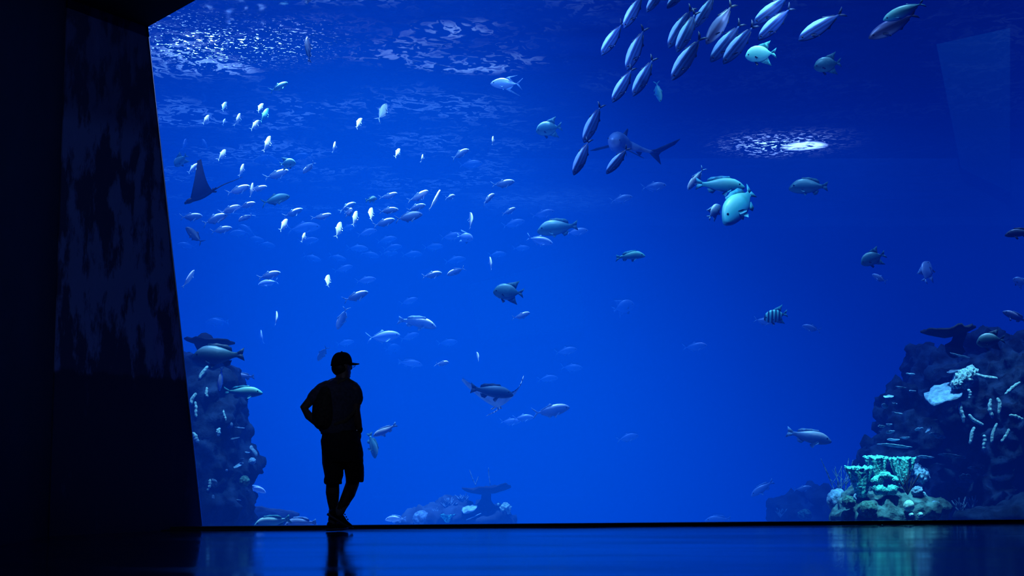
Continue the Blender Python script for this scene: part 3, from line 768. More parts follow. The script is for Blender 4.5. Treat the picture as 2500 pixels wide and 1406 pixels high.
 ('snapper', 'd', 627, 1193, 46, -18, 0, 14, 22, 'dim fish nosing out from the low part of the left reef', G3),
 ('snapper', 'd', 966, 1266, 50, 182, 5, 14, 23, 'pale fish low at the left end of the middle reef', G3),
 # centre lower
 ('jack', 'd', 893, 684, 46, 8, 0, 18, 25, 'faint fish with a lit tail above the white backed long tailed one', G3),
 ('jack', 'd', 998, 736, 42, 20, 0, 16, 26, 'faint fish above the big fish with a white back', G3),
 ('snapper', 's', 1020, 785, 92, -14, 5, 30, 23, 'big fish with a white back heading down right, in open water right of the man', G5),
 ('jack', 'd', 936, 822, 74, 8, 0, 18, 24.5, 'big faint fish with a lit back right of the cap of the man', G3),
 ('jack', 'd', 1000, 822, 44, 18, 0, 14, 26.5, 'faint fish directly under the big fish with a white back', G3),
 ('jack', 'd', 1092, 837, 46, 8, 0, 14, 27.5, 'faint fish right under the big fish with a white back', G3),
 ('spadefish', 'd', 958, 850, 38, 10, 0, 10, 30, 'very faint round fish below the big faint one', G3),
 ('snapper', 'd', 1002, 887, 58, -4, 0, 16, 26, 'faint long fish left of the short white backed one', G3),
 ('jack', 'w', 1079, 887, 40, 5, 45, 42, 23, 'short fish with a bright white back above the banded ray', G2),
 ('jack', 'w', 1168, 871, 26, 110, 30, 60, 23.5, 'tiny white fish alone above the banded ray', G2),
 ('spadefish', 't', 1241, 713, 72, 172, 5, 12, 19.8, 'large teal spadefish with dark fins facing left in the centre', G4),
 ('jack', 'w', 1273, 771, 44, 20, 25, 42, 22.5, 'white backed fish just below the large teal spadefish', G2),
 ('jack', 'd', 1382, 857, 50, 10, 0, 16, 26, 'blue fish, highest of the three faint ones right of the banded ray', G3),
 ('jack', 'd', 1396, 898, 48, 0, 0, 10, 27, 'faint fish, rightmost of the three right of the banded ray', G3),
 ('jack', 'd', 1337, 924, 46, 4, 0, 10, 27, 'faint fish, lowest of the three right of the banded ray', G3),
 ('jack', 's', 1346, 1003, 82, 12, 4, 26, 22.5, 'blue fish with a white streak on its back below the banded ray', G3),
 ('jack', 'd', 1278, 1020, 46, 4, 0, 16, 25, 'dim fish, right of the two small ones below the banded ray', G3),
 ('jack', 'd', 1246, 1030, 46, 4, 0, 14, 26, 'dim fish, left of the two small ones below the banded ray', G3),
 ('jack', 'd', 1532, 1068, 50, 10, 0, 12, 25.5, 'faint blue fish alone low in the open water', G3),
 # right half
 ('permit', 'd', 1236, 204, 76, 178, 0, 8, 21.5, 'blue fish with very long swept fins facing left near the surface', None),
 ('spadefish', 't', 1340, 313, 64, 187, 8, 14, 22, 'dim teal spadefish facing left below the surface ripples', G4),
 ('spadefish', 'cb', 1857, 131, 74, 183, 5, 12, 20, 'bright cyan spadefish facing left under the school', G4),
 ('spadefish', 't', 2021, 157, 68, 186, 5, 12, 21, 'dimmer cyan spadefish facing left, right of the bright one', G4),
 ('jack', 'c', 1607, 224, 48, 285, 20, 25, 21.5, 'tiny cyan fish nose down right of the lower school pair', None),
 ('jack', 'w', 1699, 436, 62, 234, 12, 40, 20.5, 'small white backed fish at the tail of the cyan snapper', G2),
 ('snapper', 'c', 1761, 452, 114, 0, 4, 14, 19.9, 'bright cyan snapper swimming right, upper of the large cyan pair', G5),
 ('grouper', 'c', 1807, 498, 152, 221, -32, 6, 19.3, 'large cyan grouper heading down left, lower of the large cyan pair', G5),
 ('spadefish', 's', 1744, 516, 48, 52, 25, 30, 20.2, 'small mottled fish tucked left of the large cyan grouper', None),
 ('grouper', 't', 1973, 455, 92, 180, 4, 10, 22, 'dim teal grouper facing left under the white light patch', G5),
 ('spadefish', 't', 2131, 629, 62, 203, 15, 14, 20.6, 'teal spadefish with a dark fin spot facing left on the right', G4),
 ('jack', 'd', 2147, 679, 36, 150, 10, 10, 22.5, 'small plain blue fish below the teal spadefish on the right', G3),
 ('spadefish', 'd', 2262, 662, 62, 75, 35, 20, 23, 'plain blue fish rising with spread fins, right of the teal spadefish', G3),
 ('spadefish', 'd', 2490, 688, 36, 150, 10, 10, 24, 'faint fish cut by the right edge above the reef', G3),
 ('snapper', 'k', 2488, 568, 68, 186, 4, 14, 20, 'dark fish with a lit outline cut by the right edge', None),
 ('snapper', 's', 2478, 773, 62, 152, 5, 30, 20.5, 'blue fish with a bright back above the right reef at the edge', None),
 ('spadefish', 'tk', 2418, 830, 66, 186, 5, 12, 19.6, 'dark round fish with a pale tail on top of the right reef', None),
 ('spadefish', 'd', 1522, 749, 56, 18, 10, 10, 27, 'very faint round fish right of centre', G3),
 ('jack', 'd', 1697, 847, 54, 8, 0, 14, 26.5, 'faint fish swimming right, alone right of centre low down', G3),
 ('spadefish', 'z', 1894, 771, 58, 188, 5, 12, 20.5, 'black and cyan banded spadefish facing left', G4),
 ('jack', 'd', 1866, 784, 46, -8, 0, 10, 23.5, 'plain blue fish behind the banded spadefish', G3),
 ('jack', 'd', 1981, 801, 42, 165, 5, 20, 23.5, 'blue fish with a lit back right of the banded spadefish', G3),
 ('snapper', 's', 1978, 1067, 104, -8, 3, 14, 20.6, 'pale blue snapper swimming right beside the right reef', G5),
 ('snapper', 'd', 1861, 1193, 62, 209, 4, 12, 24, 'faint fish heading down left, left of the small far reef', G3),
 ('jack', 'd', 1960, 1193, 40, 10, 0, 22, 23.5, 'blue fish hovering over the small far reef', G3),
 ('snapper', 'd', 1752, 1268, 60, 182, 0, 14, 25, 'faint fish half hidden by the kerb on the right', G3),
 # banded ray pair
 ('snapper', 'tk', 1202, 956, 100, -5, 4, 12, 20.2, 'blue fish with a dark head in front of the banded ray', G5),
]
NAME = {'jack': 'jack_fish', 'slender': 'slender_fish', 'spadefish': 'spadefish', 'snapper': 'snapper', 'grouper': 'grouper', 'permit': 'permit_fish'}
for i, (k_, tn, x, y, L, a, yw, rl, D, lab, g_) in enumerate(T):
    fish(NAME[k_], k_, tn, x, y, L, a, yw, rl, D, lab, g_, (0, .3, -.3, .15)[i % 4])

fish('shark', 'shark', 'sh', 1517, 353, 185, 170, -72, 0, 21.5, 'grey blue shark turned towards the glass behind a diving blue fish', None, .85, 'shark')


# ------------------------------------------------------------------ rays
def ray_mesh(curl, bend_tip, thick=.055, tail=1.1):
    mb = MB(); ns, nc = 28, 14
    def pt(s, c, side):
        a = abs(s)
        xl = .42 - .62 * a ** 1.5; xt = -.30 + .10 * math.sin(a * math.pi) - .02 * a
        xl = max(xl, xt + .012)
        x = xl + (xt - xl) * c
        y = s * .80 * (1 - .12 * curl * a)
        z = curl * a ** 1.7 * .62 + bend_tip * a ** 3 * .2
        t = thick * (1 - a ** .8) * (math.sin(math.pi * min(1, c * .9 + .08)) ** .7) + .003
        if a < .16: t *= 1 + 1.0 * (1 - a / .16) ** 2 * (1 - c * .5)
        return (x, y, z + side * t)
    for side in (1, -1):
        V = [pt(-1 + 2 * i / ns, j / nc, side) for i in range(ns + 1) for j in range(nc + 1)]
        Fc = []
        for i in range(ns):
            for j in range(nc):
                q = i * (nc + 1) + j
                f = (q, q + nc + 1, q + nc + 2, q + 1)
                Fc.append(f[::-1] if side > 0 else f)
        mb.m = 0 if side > 0 else 1
        mb.add(V, Fc)
    mb.m = 0
    mb.ellipsoid((.44, 0, .0), (.15, .105, .062), 16, 9)            # head
    mb.ellipsoid((.58, 0, -.012), (.05, .07, .026), 12, 7)         # bill
    n = 14
    mb.tube([(-.28 - tail * i / n, .06 * math.sin(i * .35), .0 + .10 * (i / n) ** 1.5) for i in range(n + 1)], [.022 * (1 - .85 * i / n) for i in range(n + 1)], 8)
    for s in (-1, 1):
        q = [Vector((-.24, s * .03, 0)), Vector((-.40, s * .14, -.01)), Vector((-.43, s * .08, -.01)), Vector((-.32, s * .01, 0))]
        mb.add(q + [v + Vector((0, 0, .008)) for v in q], [(3, 2, 1, 0), (4, 5, 6, 7), (0, 1, 5, 4), (1, 2, 6, 5), (2, 3, 7, 6), (3, 0, 4, 7)])
    q = [Vector((-.26, 0, .02)), Vector((-.34, 0, .10)), Vector((-.37, 0, .09)), Vector((-.34, 0, .015))]
    mb.add(q + [v + Vector((0, .008, 0)) for v in q], [(3, 2, 1, 0), (4, 5, 6, 7), (0, 1, 5, 4), (1, 2, 6, 5), (2, 3, 7, 6), (3, 0, 4, 7)])
    return mb


M['ray_dark'] = plain('ray_skin_dark', (.004, .006, .015), .6, 0, .3, 4, .3)
M['ray_belly'] = plain('ray_belly_dark', (.008, .015, .05), .7, 0, .2, 4, .3)
M['ray_pale'] = plain('ray_belly_pale', (.45, .58, .72), .7, 0, .2, 4, .2)
m, nt, out = newmat('ray_skin_banded'); b = principled(nt, out, .6, 0, .3)
tc = nd(nt, 'ShaderNodeTexCoord'); sp = nd(nt, 'ShaderNodeSeparateXYZ'); nt.links.new(tc.outputs['Object'], sp.inputs[0])
wv = math_(nt, 'SINE', math_(nt, 'MULTIPLY', math_(nt, 'ADD', math_(nt, 'ABSOLUTE', sp.outputs[1]), math_(nt, 'MULTIPLY', sp.outputs[0], .3)), 95.0))
nt.links.new(ramp(nt, math_(nt, 'ADD', math_(nt, 'MULTIPLY', wv, .5), .5), [(.3, (.05, .09, .2)), (.6, (.80, .85, .95))]), b.inputs['Base Color'])
M['ray_banded'] = m


def place(o, x, y, D, ang, yaw, roll, sc):
    ca, sa = math.cos(R(ang)), math.sin(R(ang)); cw, sw = math.cos(R(yaw)), math.sin(R(yaw))
    h = (VR * ca + VU * sa) * cw + VF * sw
    d = (VR * -sa + VU * ca) if ca >= 0 else (VR * sa - VU * ca)
    l = h.cross(d)
    if l.dot(-VF) < 0: l = -l
    d2 = (d * math.cos(R(roll)) + l * math.sin(R(roll))).normalized()
    yv = d2.cross(h)
    o.matrix_world = Matrix.Translation(P(x, y, D)) @ Matrix((h, yv, d2)).transposed().to_4x4() @ Matrix.Scale(sc, 4)

mb = ray_mesh(1.05, .35, .06, 1.05)
o = mb.build('eagle_ray', [M['ray_dark'], M['ray_belly']])
place(o, 497, 476, 19.0, 206, -22, -24, 84 * mpp(19.0))
tag(o, 'dark eagle ray with a raised wing and whip tail beside the pillar', 'ray')
mb = ray_mesh(1.0, .3, .05, .8)
o = mb.build('eagle_ray', [M['ray_banded'], M['ray_pale']])
h_ = (-VF * .80 + VU * .42 + VR * .22).normalized(); d_ = (VU - VR * .04); d_ = (d_ - h_ * d_.dot(h_)).normalized()
o.matrix_world = Matrix.Translation(P(1222, 980, 21.3)) @ Matrix((h_, d_.cross(h_), d_)).transposed().to_4x4() @ Matrix.Scale(112 * mpp(21.3), 4)
tag(o, 'pale bellied ray with banded upswept wings behind a blue fish', 'ray')

# ------------------------------------------------------------------ reefs
CRAG = bpy.data.textures.new('crag', 'MUSGRAVE'); CRAG.noise_scale = .16


def rock(name, blobs, mat, label, amp=.16, vox=.06, seed=0, cat='reef rock'):
    """blobs: px, py, D, rx px, ry px, depth m -> one craggy continuous rock"""
    verts, faces = [], []
    for i, (px, py, D, rx, ry, dz) in enumerate(blobs):
        c = P(px, py, D); s = mpp(D)
        bm = bmesh.new(); bmesh.ops.create_icosphere(bm, subdivisions=4, radius=1)
        base = len(verts)
        for v in bm.verts:
            n = v.co.normalized()
            p = Vector((n.x * rx * s, n.y * dz, n.z * ry * s))
            q = (c + p) * 2.6 + Vector((seed, i * 3.1, 0))
            k = .8 * noise.noise(q) + .7 * noise.noise(q * 2.4) + .55 * noise.noise(q * 6.0) + .3 * abs(noise.noise(q * 13.0))
            verts.append(c + p + n * (amp * k))
        bm.verts.index_update()
        faces += [tuple(base + v.index for v in f.verts) for f in bm.faces]
        bm.free()
    o = link(name, mesh(name, verts, faces), mat)
    md = o.modifiers.new('fuse', 'REMESH'); md.mode = 'VOXEL'; md.voxel_size = vox; md.use_smooth_shade = True
    md = o.modifiers.new('crags', 'DISPLACE'); md.texture = CRAG; md.strength = amp * .75; md.mid_level = .78
    tag(o, label, cat)
    return o


def flat_disc(mb, c, rx, ry, th, tilt=(0, 0, 0), n=26, seed=0, rag=.18, dish=0.0):
    from mathutils import Euler
    rot = Euler(tilt).to_matrix(); c = Vector(c)
    rings = []
    for fr, zz in ((.30, -th * 1.4), (.75, -th * .7), (1.0, -th * .15), (1.0, th * .25), (.7, th * .4 - dish), (.25, th * .4 - dish * 1.6)):
        r_ = []
        for i in range(n):
            a = 2 * math.pi * i / n
            k = 1 + rag * (noise.noise(Vector((math.cos(a) * 1.7, math.sin(a) * 1.7, seed))) + .6 * noise.noise(Vector((math.cos(a) * 5, math.sin(a) * 5, seed))))
            r_.append(c + rot @ Vector((math.cos(a) * rx * fr * k, math.sin(a) * ry * fr * k, zz + th * .8 * noise.noise(Vector((math.cos(a) * 2, math.sin(a) * 2, seed + 5))) * fr)))
        rings.append(r_)
    mb.rings(rings)


def table_coral(px0, px1, py, D, th, stem, mat, label, seed, tilt=(0, 0, 0)):
    s = mpp(D); c = P((px0 + px1) / 2, py, D); w = (px1 - px0) / 2 * s
    mb = MB(); flat_disc(mb, c, w, w * .8, th * s, tilt, 40, seed, .22, th * s * .3)
    o = mb.build('table_coral', mat); tag(o, label, 'coral')
    sx, sy, r0, r1 = stem
    b0 = P(sx[0], py + th * .5, D); b1 = P(sx[1], sy, D)
    mb = MB(); n = 8
    mb.tube([b0.lerp(b1, i / n) for i in range(n + 1)], [(r0 + (r1 * .55 - r0) * min(1, i / n * 1.6) if i < 5 else r1 * (.55 + .45 * ((i - 5) / 3) ** 1.5)) * s for i in range(n + 1)], 16)
    mb.build('stem', mat, o)
    return o


def finger(p0, p1, D, r, label, mat=None, group=None, lumps=.0, D1=None):
    a = P(*p0, D); b = P(*p1, D1 or D); s = mpp(D); n = 12
    side = Vector((0, 0, 1)).cross(b - a); 
    pts = []; rad = []
    ph = (p0[0] * 7 + p0[1] * 3) % 6
    for i in range(n + 1):
        t = i / n
        pts.append(a.lerp(b, t) + VR * (s * r * .6 * math.sin(t * 4 + ph)) + VU * (s * r * .3 * math.sin(t * 5 + ph)))
        rad.append(r * s * (.85 + .25 * math.sin(t * 3.1) + lumps * math.sin(t * 21 + ph)))
    mb = MB(); mb.tube(pts, rad, 10)
    o = mb.build('finger_coral', mat or M['finger']); tag(o, label, 'coral', group)
    return o


def plate(px, py, D, rx, tilt, label, mat=None, th=3.0, seed=0, group=None, ry=.6):
    s = mpp(D); mb = MB()
    flat_disc(mb, P(px, py, D), rx * s, rx * s * ry, th * s, tilt, 24, seed or px * .13, .3)
    o = mb.build('plate_coral', mat or M['dusty']); tag(o, label, 'coral', group)
    return o


def boulder(px, py, D, r, label, mat, sq=.8, amp=.08, name='brain_coral'):
    s = mpp(D); c = P(px, py, D)
    bm = bmesh.new(); bmesh.ops.create_icosphere(bm, subdivisions=4, radius=1)
    for v in bm.verts:
        n = v.co.normalized()
        k = 1 + amp * (noise.noise(n * 3 + c) + .8 * noise.noise(n * 9 + c))
        v.co = Vector((n.x, n.y, n.z * sq)) * (r * s * k)
    me = bpy.data.meshes.new(name); bm.to_mesh(me); bm.free()
    me.polygons.foreach_set('use_smooth', [True] * len(me.polygons))
    o = link(name, me, mat, loc=c); tag(o, label, 'coral')
    return o


def branching(px, py, D, h, label, mat, spread=.6, n=7, seed=1, name='branching_coral', r=1.6):
    rnd = random.Random(seed); s = mpp(D); mb = MB(); b = P(px, py, D)
    for i in range(n):
        a = (i / (n - 1) - .5) * 2 * spread + rnd.uniform(-.12, .12)
        L = h * s * rnd.uniform(.65, 1.0)
        tip = b + VR * math.sin(a) * L + VU * math.cos(a) * L + VF * rnd.uniform(-.2, .2) * L
        mid = b.lerp(tip, .5) + VR * rnd.uniform(-.06, .06) * L
        mb.tube([b, mid, tip], [r * s * 1.3, r * s, r * s * .6], 7)
        for q in range(2):
            t2 = mid + VR * rnd.uniform(-.3, .3) * L + VU * L * rnd.uniform(.2, .45)
            mb.tube([mid, mid.lerp(t2, .5) + VR * .02 * L, t2], [r * s * .8, r * s * .7, r * s * .5], 6)
    o = mb.build(name, mat); tag(o, label, 'coral')
    return o


# ---- right reef
rock('reef_rock', [(2340, 1250, 21.0, 215, 110, 1.2), (2420, 1120, 21.2, 185, 180, 1.2), (2345, 1010, 21.1, 130, 120, 1.0), (2432, 938, 21.1, 118, 95, 1.0), (2285, 935, 21.2, 52, 62, .7),
     (2445, 876, 21.0, 64, 48, .7), (2225, 1060, 21.0, 72, 84, .7), (2195, 1160, 21.0, 95, 90, .8), (2335, 898, 21.4, 60, 34, .6), (2500, 1010, 20.6, 120, 160, .9), (2250, 890, 21.4, 26, 34, .4), (2180, 1035, 20.9, 24, 40, .4), (2172, 985, 21, 18, 16, .3), (2215, 980, 21, 34, 40, .4), (2395, 835, 21, 34, 28, .4), (2160, 1110, 20.9, 40, 40, .4)],
     M['rock'], 'tall dark craggy reef rock rising on the right side of the tank', .13, .045, 3)
rock('reef_rock', [(2150, 1262, 19.45, 125, 40, .45), (2170, 1235, 19.7, 90, 40, .5), (2230, 1245, 19.6, 75, 40, .45), (2100, 1240, 19.6, 50, 34, .4)],
     M['rubble'], 'low greenish rubble mound at the glass under the cyan vase sponges', .07, .03, 9)
rock('reef_rock', [(2440, 1262, 19.6, 110, 26, .4), (2500, 1245, 19.7, 60, 34, .4)], M['rock'], 'low dark rock with a lit rim at the bottom right corner of the tank', .05, .04, 5)
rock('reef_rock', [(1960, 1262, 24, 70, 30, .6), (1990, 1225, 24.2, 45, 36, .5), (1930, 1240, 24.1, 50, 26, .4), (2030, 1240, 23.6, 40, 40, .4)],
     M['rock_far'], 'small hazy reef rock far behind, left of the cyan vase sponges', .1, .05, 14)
table_coral(2250, 2380, 804, 20.0, 13, ((2346, 2332), 850, 15, 26), M['plate_dark'], 'dark table coral standing on top of the right reef', 2.0, (0, R(-6), 0))
plate(2302, 962, 19.7, 50, (R(28), R(-22), 0), 'large pale fan shaped plate coral on the face of the right reef', M['plate'], 9, 3.3, None, .9)
boulder(2352, 925, 19.7, 25, 'pale knobbly coral clump above the large fan shaped plate', M['finger'], .9, .35, 'knob_coral')
boulder(2370, 912, 19.7, 17, 'smaller pale knobbly coral just right of the knobbly clump', M['finger'], 1.1, .4, 'knob_coral')
boulder(2335, 938, 19.6, 14, 'smallest pale knobbly coral just left of the knobbly clump', M['finger'], .8, .4, 'knob_coral')
FR = [((2385, 914), (2431, 925), 4.2, 0, 'curved pale finger coral lying right of the knobbly clump'),
      ((2347, 985), (2350, 1030), 4.5, .2, 'upright lumpy finger coral below the right end of the knobbly clump'),
      ((2367, 1014), (2397, 1038), 4.2, 0, 'smooth finger coral sloping down right in the middle of the right reef'),
      ((2418, 977), (2421, 1020), 4.5, .22, 'upright lumpy finger coral in the centre of the dark reef face'),
      ((2436, 974), (2441, 1007), 4.5, 0, 'short smooth upright finger coral right of the lumpy one in the centre'),
      ((2380, 1044), (2366, 1082), 4.5, 0, 'smooth finger coral leaning left below the sloping one'),
      ((2433, 1036), (2420, 1080), 4.2, 0, 'long thin finger coral leaning left, lower centre of the right reef'),
      ((2401, 1066), (2405, 1095), 4.2, .25, 'short beaded finger coral, lowest of those on the right reef'),
      ((2463, 1049), (2448, 1075), 3.8, .2, 'beaded finger coral leaning left, second lowest near the right edge'),
      ((2491, 933), (2453, 962), 4.2, .22, 'beaded finger coral slanting up to the right edge'),
      ((2466, 1014), (2497, 1022), 3.6, .25, 'beaded finger coral lying flat at the right edge'),
      ((2364, 952), (2369, 970), 3.6, .2, 'stubby finger coral right of the large fan shaped plate')]
for a, b, r, l, lab in FR: finger(a, b, 19.55, r, lab, None, None, l)
for i, (x, y, rx, t, lab) in enumerate([
     (2222, 912, 11, .1, 'small bright plate coral on the upper left shoulder of the right reef'), (2345, 868, 26, .22, 'thin lit plate edge below the dark table coral on the right reef'),
     (2330, 905, 24, -.3, 'thin plate coral slanting above the knobbly clump'), (2200, 945, 16, .1, 'plate coral on the left slope, just above the paired ledges'),
     (2228, 954, 12, .0, 'short ledge coral right of the plate on the left slope'), (2170, 968, 20, -.15, 'pale plate coral sticking out furthest left high on the right reef'),
     (2160, 992, 14, .5, 'slanted ribbed plate coral under the one sticking out furthest left'), (2182, 985, 14, 0, 'small ledge coral in the upper stack on the left slope'),
     (2190, 1008, 22, -.08, 'long thin ledge coral at the foot of the upper stack on the left slope'), (2152, 1040, 12, .05, 'leftmost small plate of the lower stack on the left slope'),
     (2170, 1036, 10, 0, 'middle small plate of the lower stack on the left slope'), (2174, 1054, 13, .2, 'lowest small plate of the lower stack on the left slope'),
     (2243, 1047, 12, .2, 'bright small coral tuft in the middle of the left slope'), (2182, 1073, 16, 0, 'bright plate coral above the long ledge over the sponges'),
     (2185, 1088, 38, -.1, 'long bright ledge coral just above the cyan vase sponges'), (2260, 1115, 18, -.06, 'bright slim ledge coral right of the cyan vase sponges'),
     (2325, 1113, 36, -.14, 'long thin lit ledge right of the bright slim ledge'), (2210, 1068, 12, .0, 'small ledge coral at the right end above the long bright ledge'),
     (2266, 1050, 14, .7, 'steep ledge coral right of the bright tuft'), (2290, 1064, 26, -.25, 'thin lit rim of a dark hollow in the right reef'),
     (2380, 1142, 24, -.1, 'faint ledge low on the right reef above the tube corals'), (2356, 1165, 26, -.3, 'faint slanting ledge low on the right reef')]):
    plate(x, y, 19.75, rx, (R(8), t, .2 * i), lab, M['plate'] if i in (0, 5, 13, 14, 15, 12) else M['dusty'], 2.6, i * 1.7, None, .55)


def vase(px, base, top, w, D, lab, seed, lean=0, ring=False):
    s = mpp(D); b = P(px + lean, base, D); t = P(px, top, D); n, m = 40, 14; rings = []
    for j in range(m + 1):
        k = j / m; c = b.lerp(t, k)
        r_ = w * s * (.30 + .70 * k ** .8)
        rr = []
        for i in range(n):
            a = 2 * math.pi * i / n
            q = Vector((math.cos(a) * 1.4, math.sin(a) * 1.4, k * 1.5 + seed))
            f = 1 + .20 * noise.noise(q * 1.8) + .13 * math.cos(a * 7 + seed) * (.4 + .6 * k) + .06 * math.sin(k * 40 + noise.noise(q * 4) * 3)
            top_ = .10 * w * s * 2 * noise.noise(q * 2.4 + Vector((7, 0, 0))) * k ** 3
            rr.append(c + VR * (math.cos(a) * r_ * f) + VF * (math.sin(a) * r_ * f * .8) + VU * top_)
        rings.append(rr)
    for k in (.9, .6, .25):       # hollow inside
        c = b.lerp(t, k)
        rings.append([c + VR * (math.cos(2 * math.pi * i / n) * w * s * .72 * k) + VF * (math.sin(2 * math.pi * i / n) * w * s * .6 * k) for i in range(n)])
    mb = MB(); mb.rings(rings); o = mb.build('vase_sponge', M['sponge']); tag(o, lab, 'sponge', 'cyan vase sponges')
    return o

vase(2096, 1214, 1139, 31, 19.25, 'bright cyan ribbed vase sponge, leftmost and tallest of the cluster', 1.0, 8)
vase(2137, 1180, 1114, 27, 19.5, 'bright cyan ribbed vase sponge, upper middle one of the cluster', 2.3, 10)
vase(2188, 1185, 1117, 18, 19.5, 'narrow cyan vase sponge, second from the right of the cluster', 3.1, 12)
vase(2213, 1183, 1116, 22, 19.35, 'cyan ribbed vase sponge, rightmost of the cluster beside the black coral', 4.2, -4)
vase(2077, 1170, 1146, 13, 19.4, 'small dull vase sponge at the left shoulder of the leftmost one', 5.2, 6)
# bowl shaped sponge with a dark hollow facing the glass
s = mpp(19.2); c = P(2161, 1179, 19.2); rings = []; n = 36; mrr = 12
for i in range(n):
    a = 2 * math.pi * i / n; cc = c + VR * math.cos(a) * 26 * s + VU * math.sin(a) * 19 * s; rr = []
    for j in range(mrr):
        q = 2 * math.pi * j / mrr
        f = (7.5 + 2.5 * math.sin(a * 5) + 1.5 * math.sin(a * 11 + j) + (5 if math.sin(a) < -.2 else 0)) * s
        rr.append(cc + (VR * math.cos(a) + VU * math.sin(a)) * math.cos(q) * f + VF * math.sin(q) * f)
    rings.append(rr)
rings.append(rings[0]); mb = MB(); mb.rings(rings, False)
o = mb.build('bowl_sponge', M['sponge']); tag(o, 'cyan ring shaped bowl sponge with a dark hollow below the vase sponges', 'sponge')
branching(2216, 1206, 19.1, 62, 'thin black branching coral in front of the rightmost vase sponge', M['black'], .45, 5, 4, 'black_coral', 1.7)
boulder(2072, 1226, 19.1, 17, 'knobbly round brain coral at the left end of the rubble mound', M['brain'], .9, .2)
boulder(2117, 1243, 19.0, 24, 'large green round brain coral in the middle of the rubble mound', M['brain'], .85, .08)
boulder(2219, 1235, 19.0, 13, 'smooth pale egg shaped coral on the right of the rubble mound', M['pale'], 1.1, .05)
boulder(2225, 1257, 18.95, 6, 'tiny pale round coral under the egg shaped one', M['pale'], .9, .1)
boulder(2247, 1257, 18.95, 7, 'tiny pale round coral right of and below the egg shaped one', M['pale'], .9, .2)
boulder(2240, 1200, 19.3, 14, 'ribbed dull coral behind the foot of the black coral', M['dusty'], .9, .25)
boulder(2282, 1238, 19.3, 14, 'dark lumpy coral at the right end of the rubble mound', M['dusty'], 1.0, .3)
boulder(2252, 1160, 19.8, 17, 'pale blue lump of coral right of the black coral', M['plate'], 1.1, .3, 'knob_coral')
boulder(2236, 1146, 19.9, 14, 'pale blue coral lump behind the tips of the black coral', M['plate'], 1.0, .3, 'knob_coral')
finger((2088, 1207), (2088, 1220), 19.0, 3, 'short bright blue tube at the foot of the leftmost vase sponge', M['plate'])
finger((2254, 1203), (2262, 1210), 19.2, 2.6, 'short blue tube lying on the right of the rubble mound', M['plate'])
branching(2345, 1258, 19.6, 46, 'pale branching coral on the floor at the bottom right', M['dusty'], .5, 4, 11, r=2.6)
branching(2372, 1250, 19.8, 44, 'pale upright branching coral right of the one on the floor', M['dusty'], .3, 3, 12, r=2.6)
branching(2058, 1245, 20.0, 150, 'faint tall fan of thin sea whips left of the vase sponges', M['dusty'], .32, 7, 21, 'sea_whip', 1.1)
boulder(2045, 1222, 19.8, 26, 'hazy rounded coral left of the rubble mound', M['dusty'], 1.1, .1)
branching(1905, 1262, 23.6, 26, 'hazy little branching coral at the left of the small far reef', M['dusty'], .6, 5, 31)
boulder(1965, 1256, 23.3, 16, 'hazy green coral lump at the foot of the small far reef', M['brain'], .8, .2)

# ---- left reef
rock('reef_rock', [(500, 1240, 19.1, 110, 90, .8), (500, 1130, 19.1, 95, 110, .8), (520, 1030, 19.1, 78, 110, .7), (505, 962, 19.1, 80, 82, .7), (462, 902, 19.1, 55, 38, .6), (560, 945, 19.2, 26, 44, .4),
     (575, 1060, 19.1, 24, 60, .4), (600, 1140, 19.2, 24, 40, .35), (570, 1190, 19.1, 26, 50, .4), (545, 1260, 19.1, 50, 50, .5), (420, 1100, 19.3, 80, 240, .8)],
     M['rock'], 'dark craggy reef column at the left end of the glass', .09, .045, 21)
rock('reef_rock', [(650, 1268, 21, 60, 20, .5), (690, 1256, 21.2, 42, 10, .4), (620, 1262, 21, 40, 24, .4)], M['rock'], 'low flat dark ledge of rock at the foot of the left reef', .03, .05, 33)
table_coral(446, 575, 832, 18.7, 9, ((500, 505), 880, 26, 30), M['plate_dark'], 'dark table coral on top of the left reef above the big grouper', 8.0, (0, R(4), 0))
FL = [((503, 897), (489, 923), 4.4, 0, 'teal finger coral leaning right under the belly of the big grouper'), ((477, 962), (465, 986), 4.2, 0, 'teal finger coral by the pillar, level with the cyan snapper'),
      ((475, 984), (481, 1016), 3.4, .2, 'thin beaded finger coral just right below the one by the pillar'), ((503, 949), (507, 968), 3.4, .15, 'short finger coral left of the tail of the cyan snapper'),
      ((547, 1001), (550, 1026), 2.4, .2, 'very thin upright finger coral in the middle of the left reef'), ((469, 1060), (486, 1076), 5, .15, 'stout mottled finger coral against the pillar halfway down the left reef'),
      ((515, 1170), (507, 1195), 3.4, .28, 'beaded finger coral, left one of the low pair on the left reef'), ((521, 1170), (525, 1182), 4, 0, 'stubby finger coral, right one of the low pair on the left reef'),
      ((518, 1212), (524, 1226), 4, .1, 'dull stubby finger coral below the low pair on the left reef'), ((538, 1046), (530, 1062), 5, .15, 'mottled finger coral in the upper middle of the left reef')]
for a, b, r, l, lab in FL: finger(a, b, 18.35, r, lab, None if r != 4 else M['dusty'], None, l)
boulder(597, 1175, 18.6, 13, 'round green coral on the right side of the left reef', M['brain'], 1.1, .06)
boulder(561, 1037, 18.5, 8, 'small round dull coral high on the left reef', M['dusty'], 1.1, .08)
boulder(482, 929, 18.4, 3, 'tiny pale knob below the first teal finger coral', M['pale'], 1, .1, 'knob_coral')
boulder(483, 976, 18.4, 2.6, 'tiny pale knob right of the finger coral by the pillar', M['pale'], 1, .1, 'knob_coral')
boulder(497, 978, 18.4, 2.6, 'tiny pale knob, second one right of the finger coral by the pillar', M['pale'], 1, .1, 'knob_coral')
boulder(553, 1148, 18.5, 4, 'little pale knob in the lower middle of the left reef', M['dusty'], .8, .1, 'knob_coral')
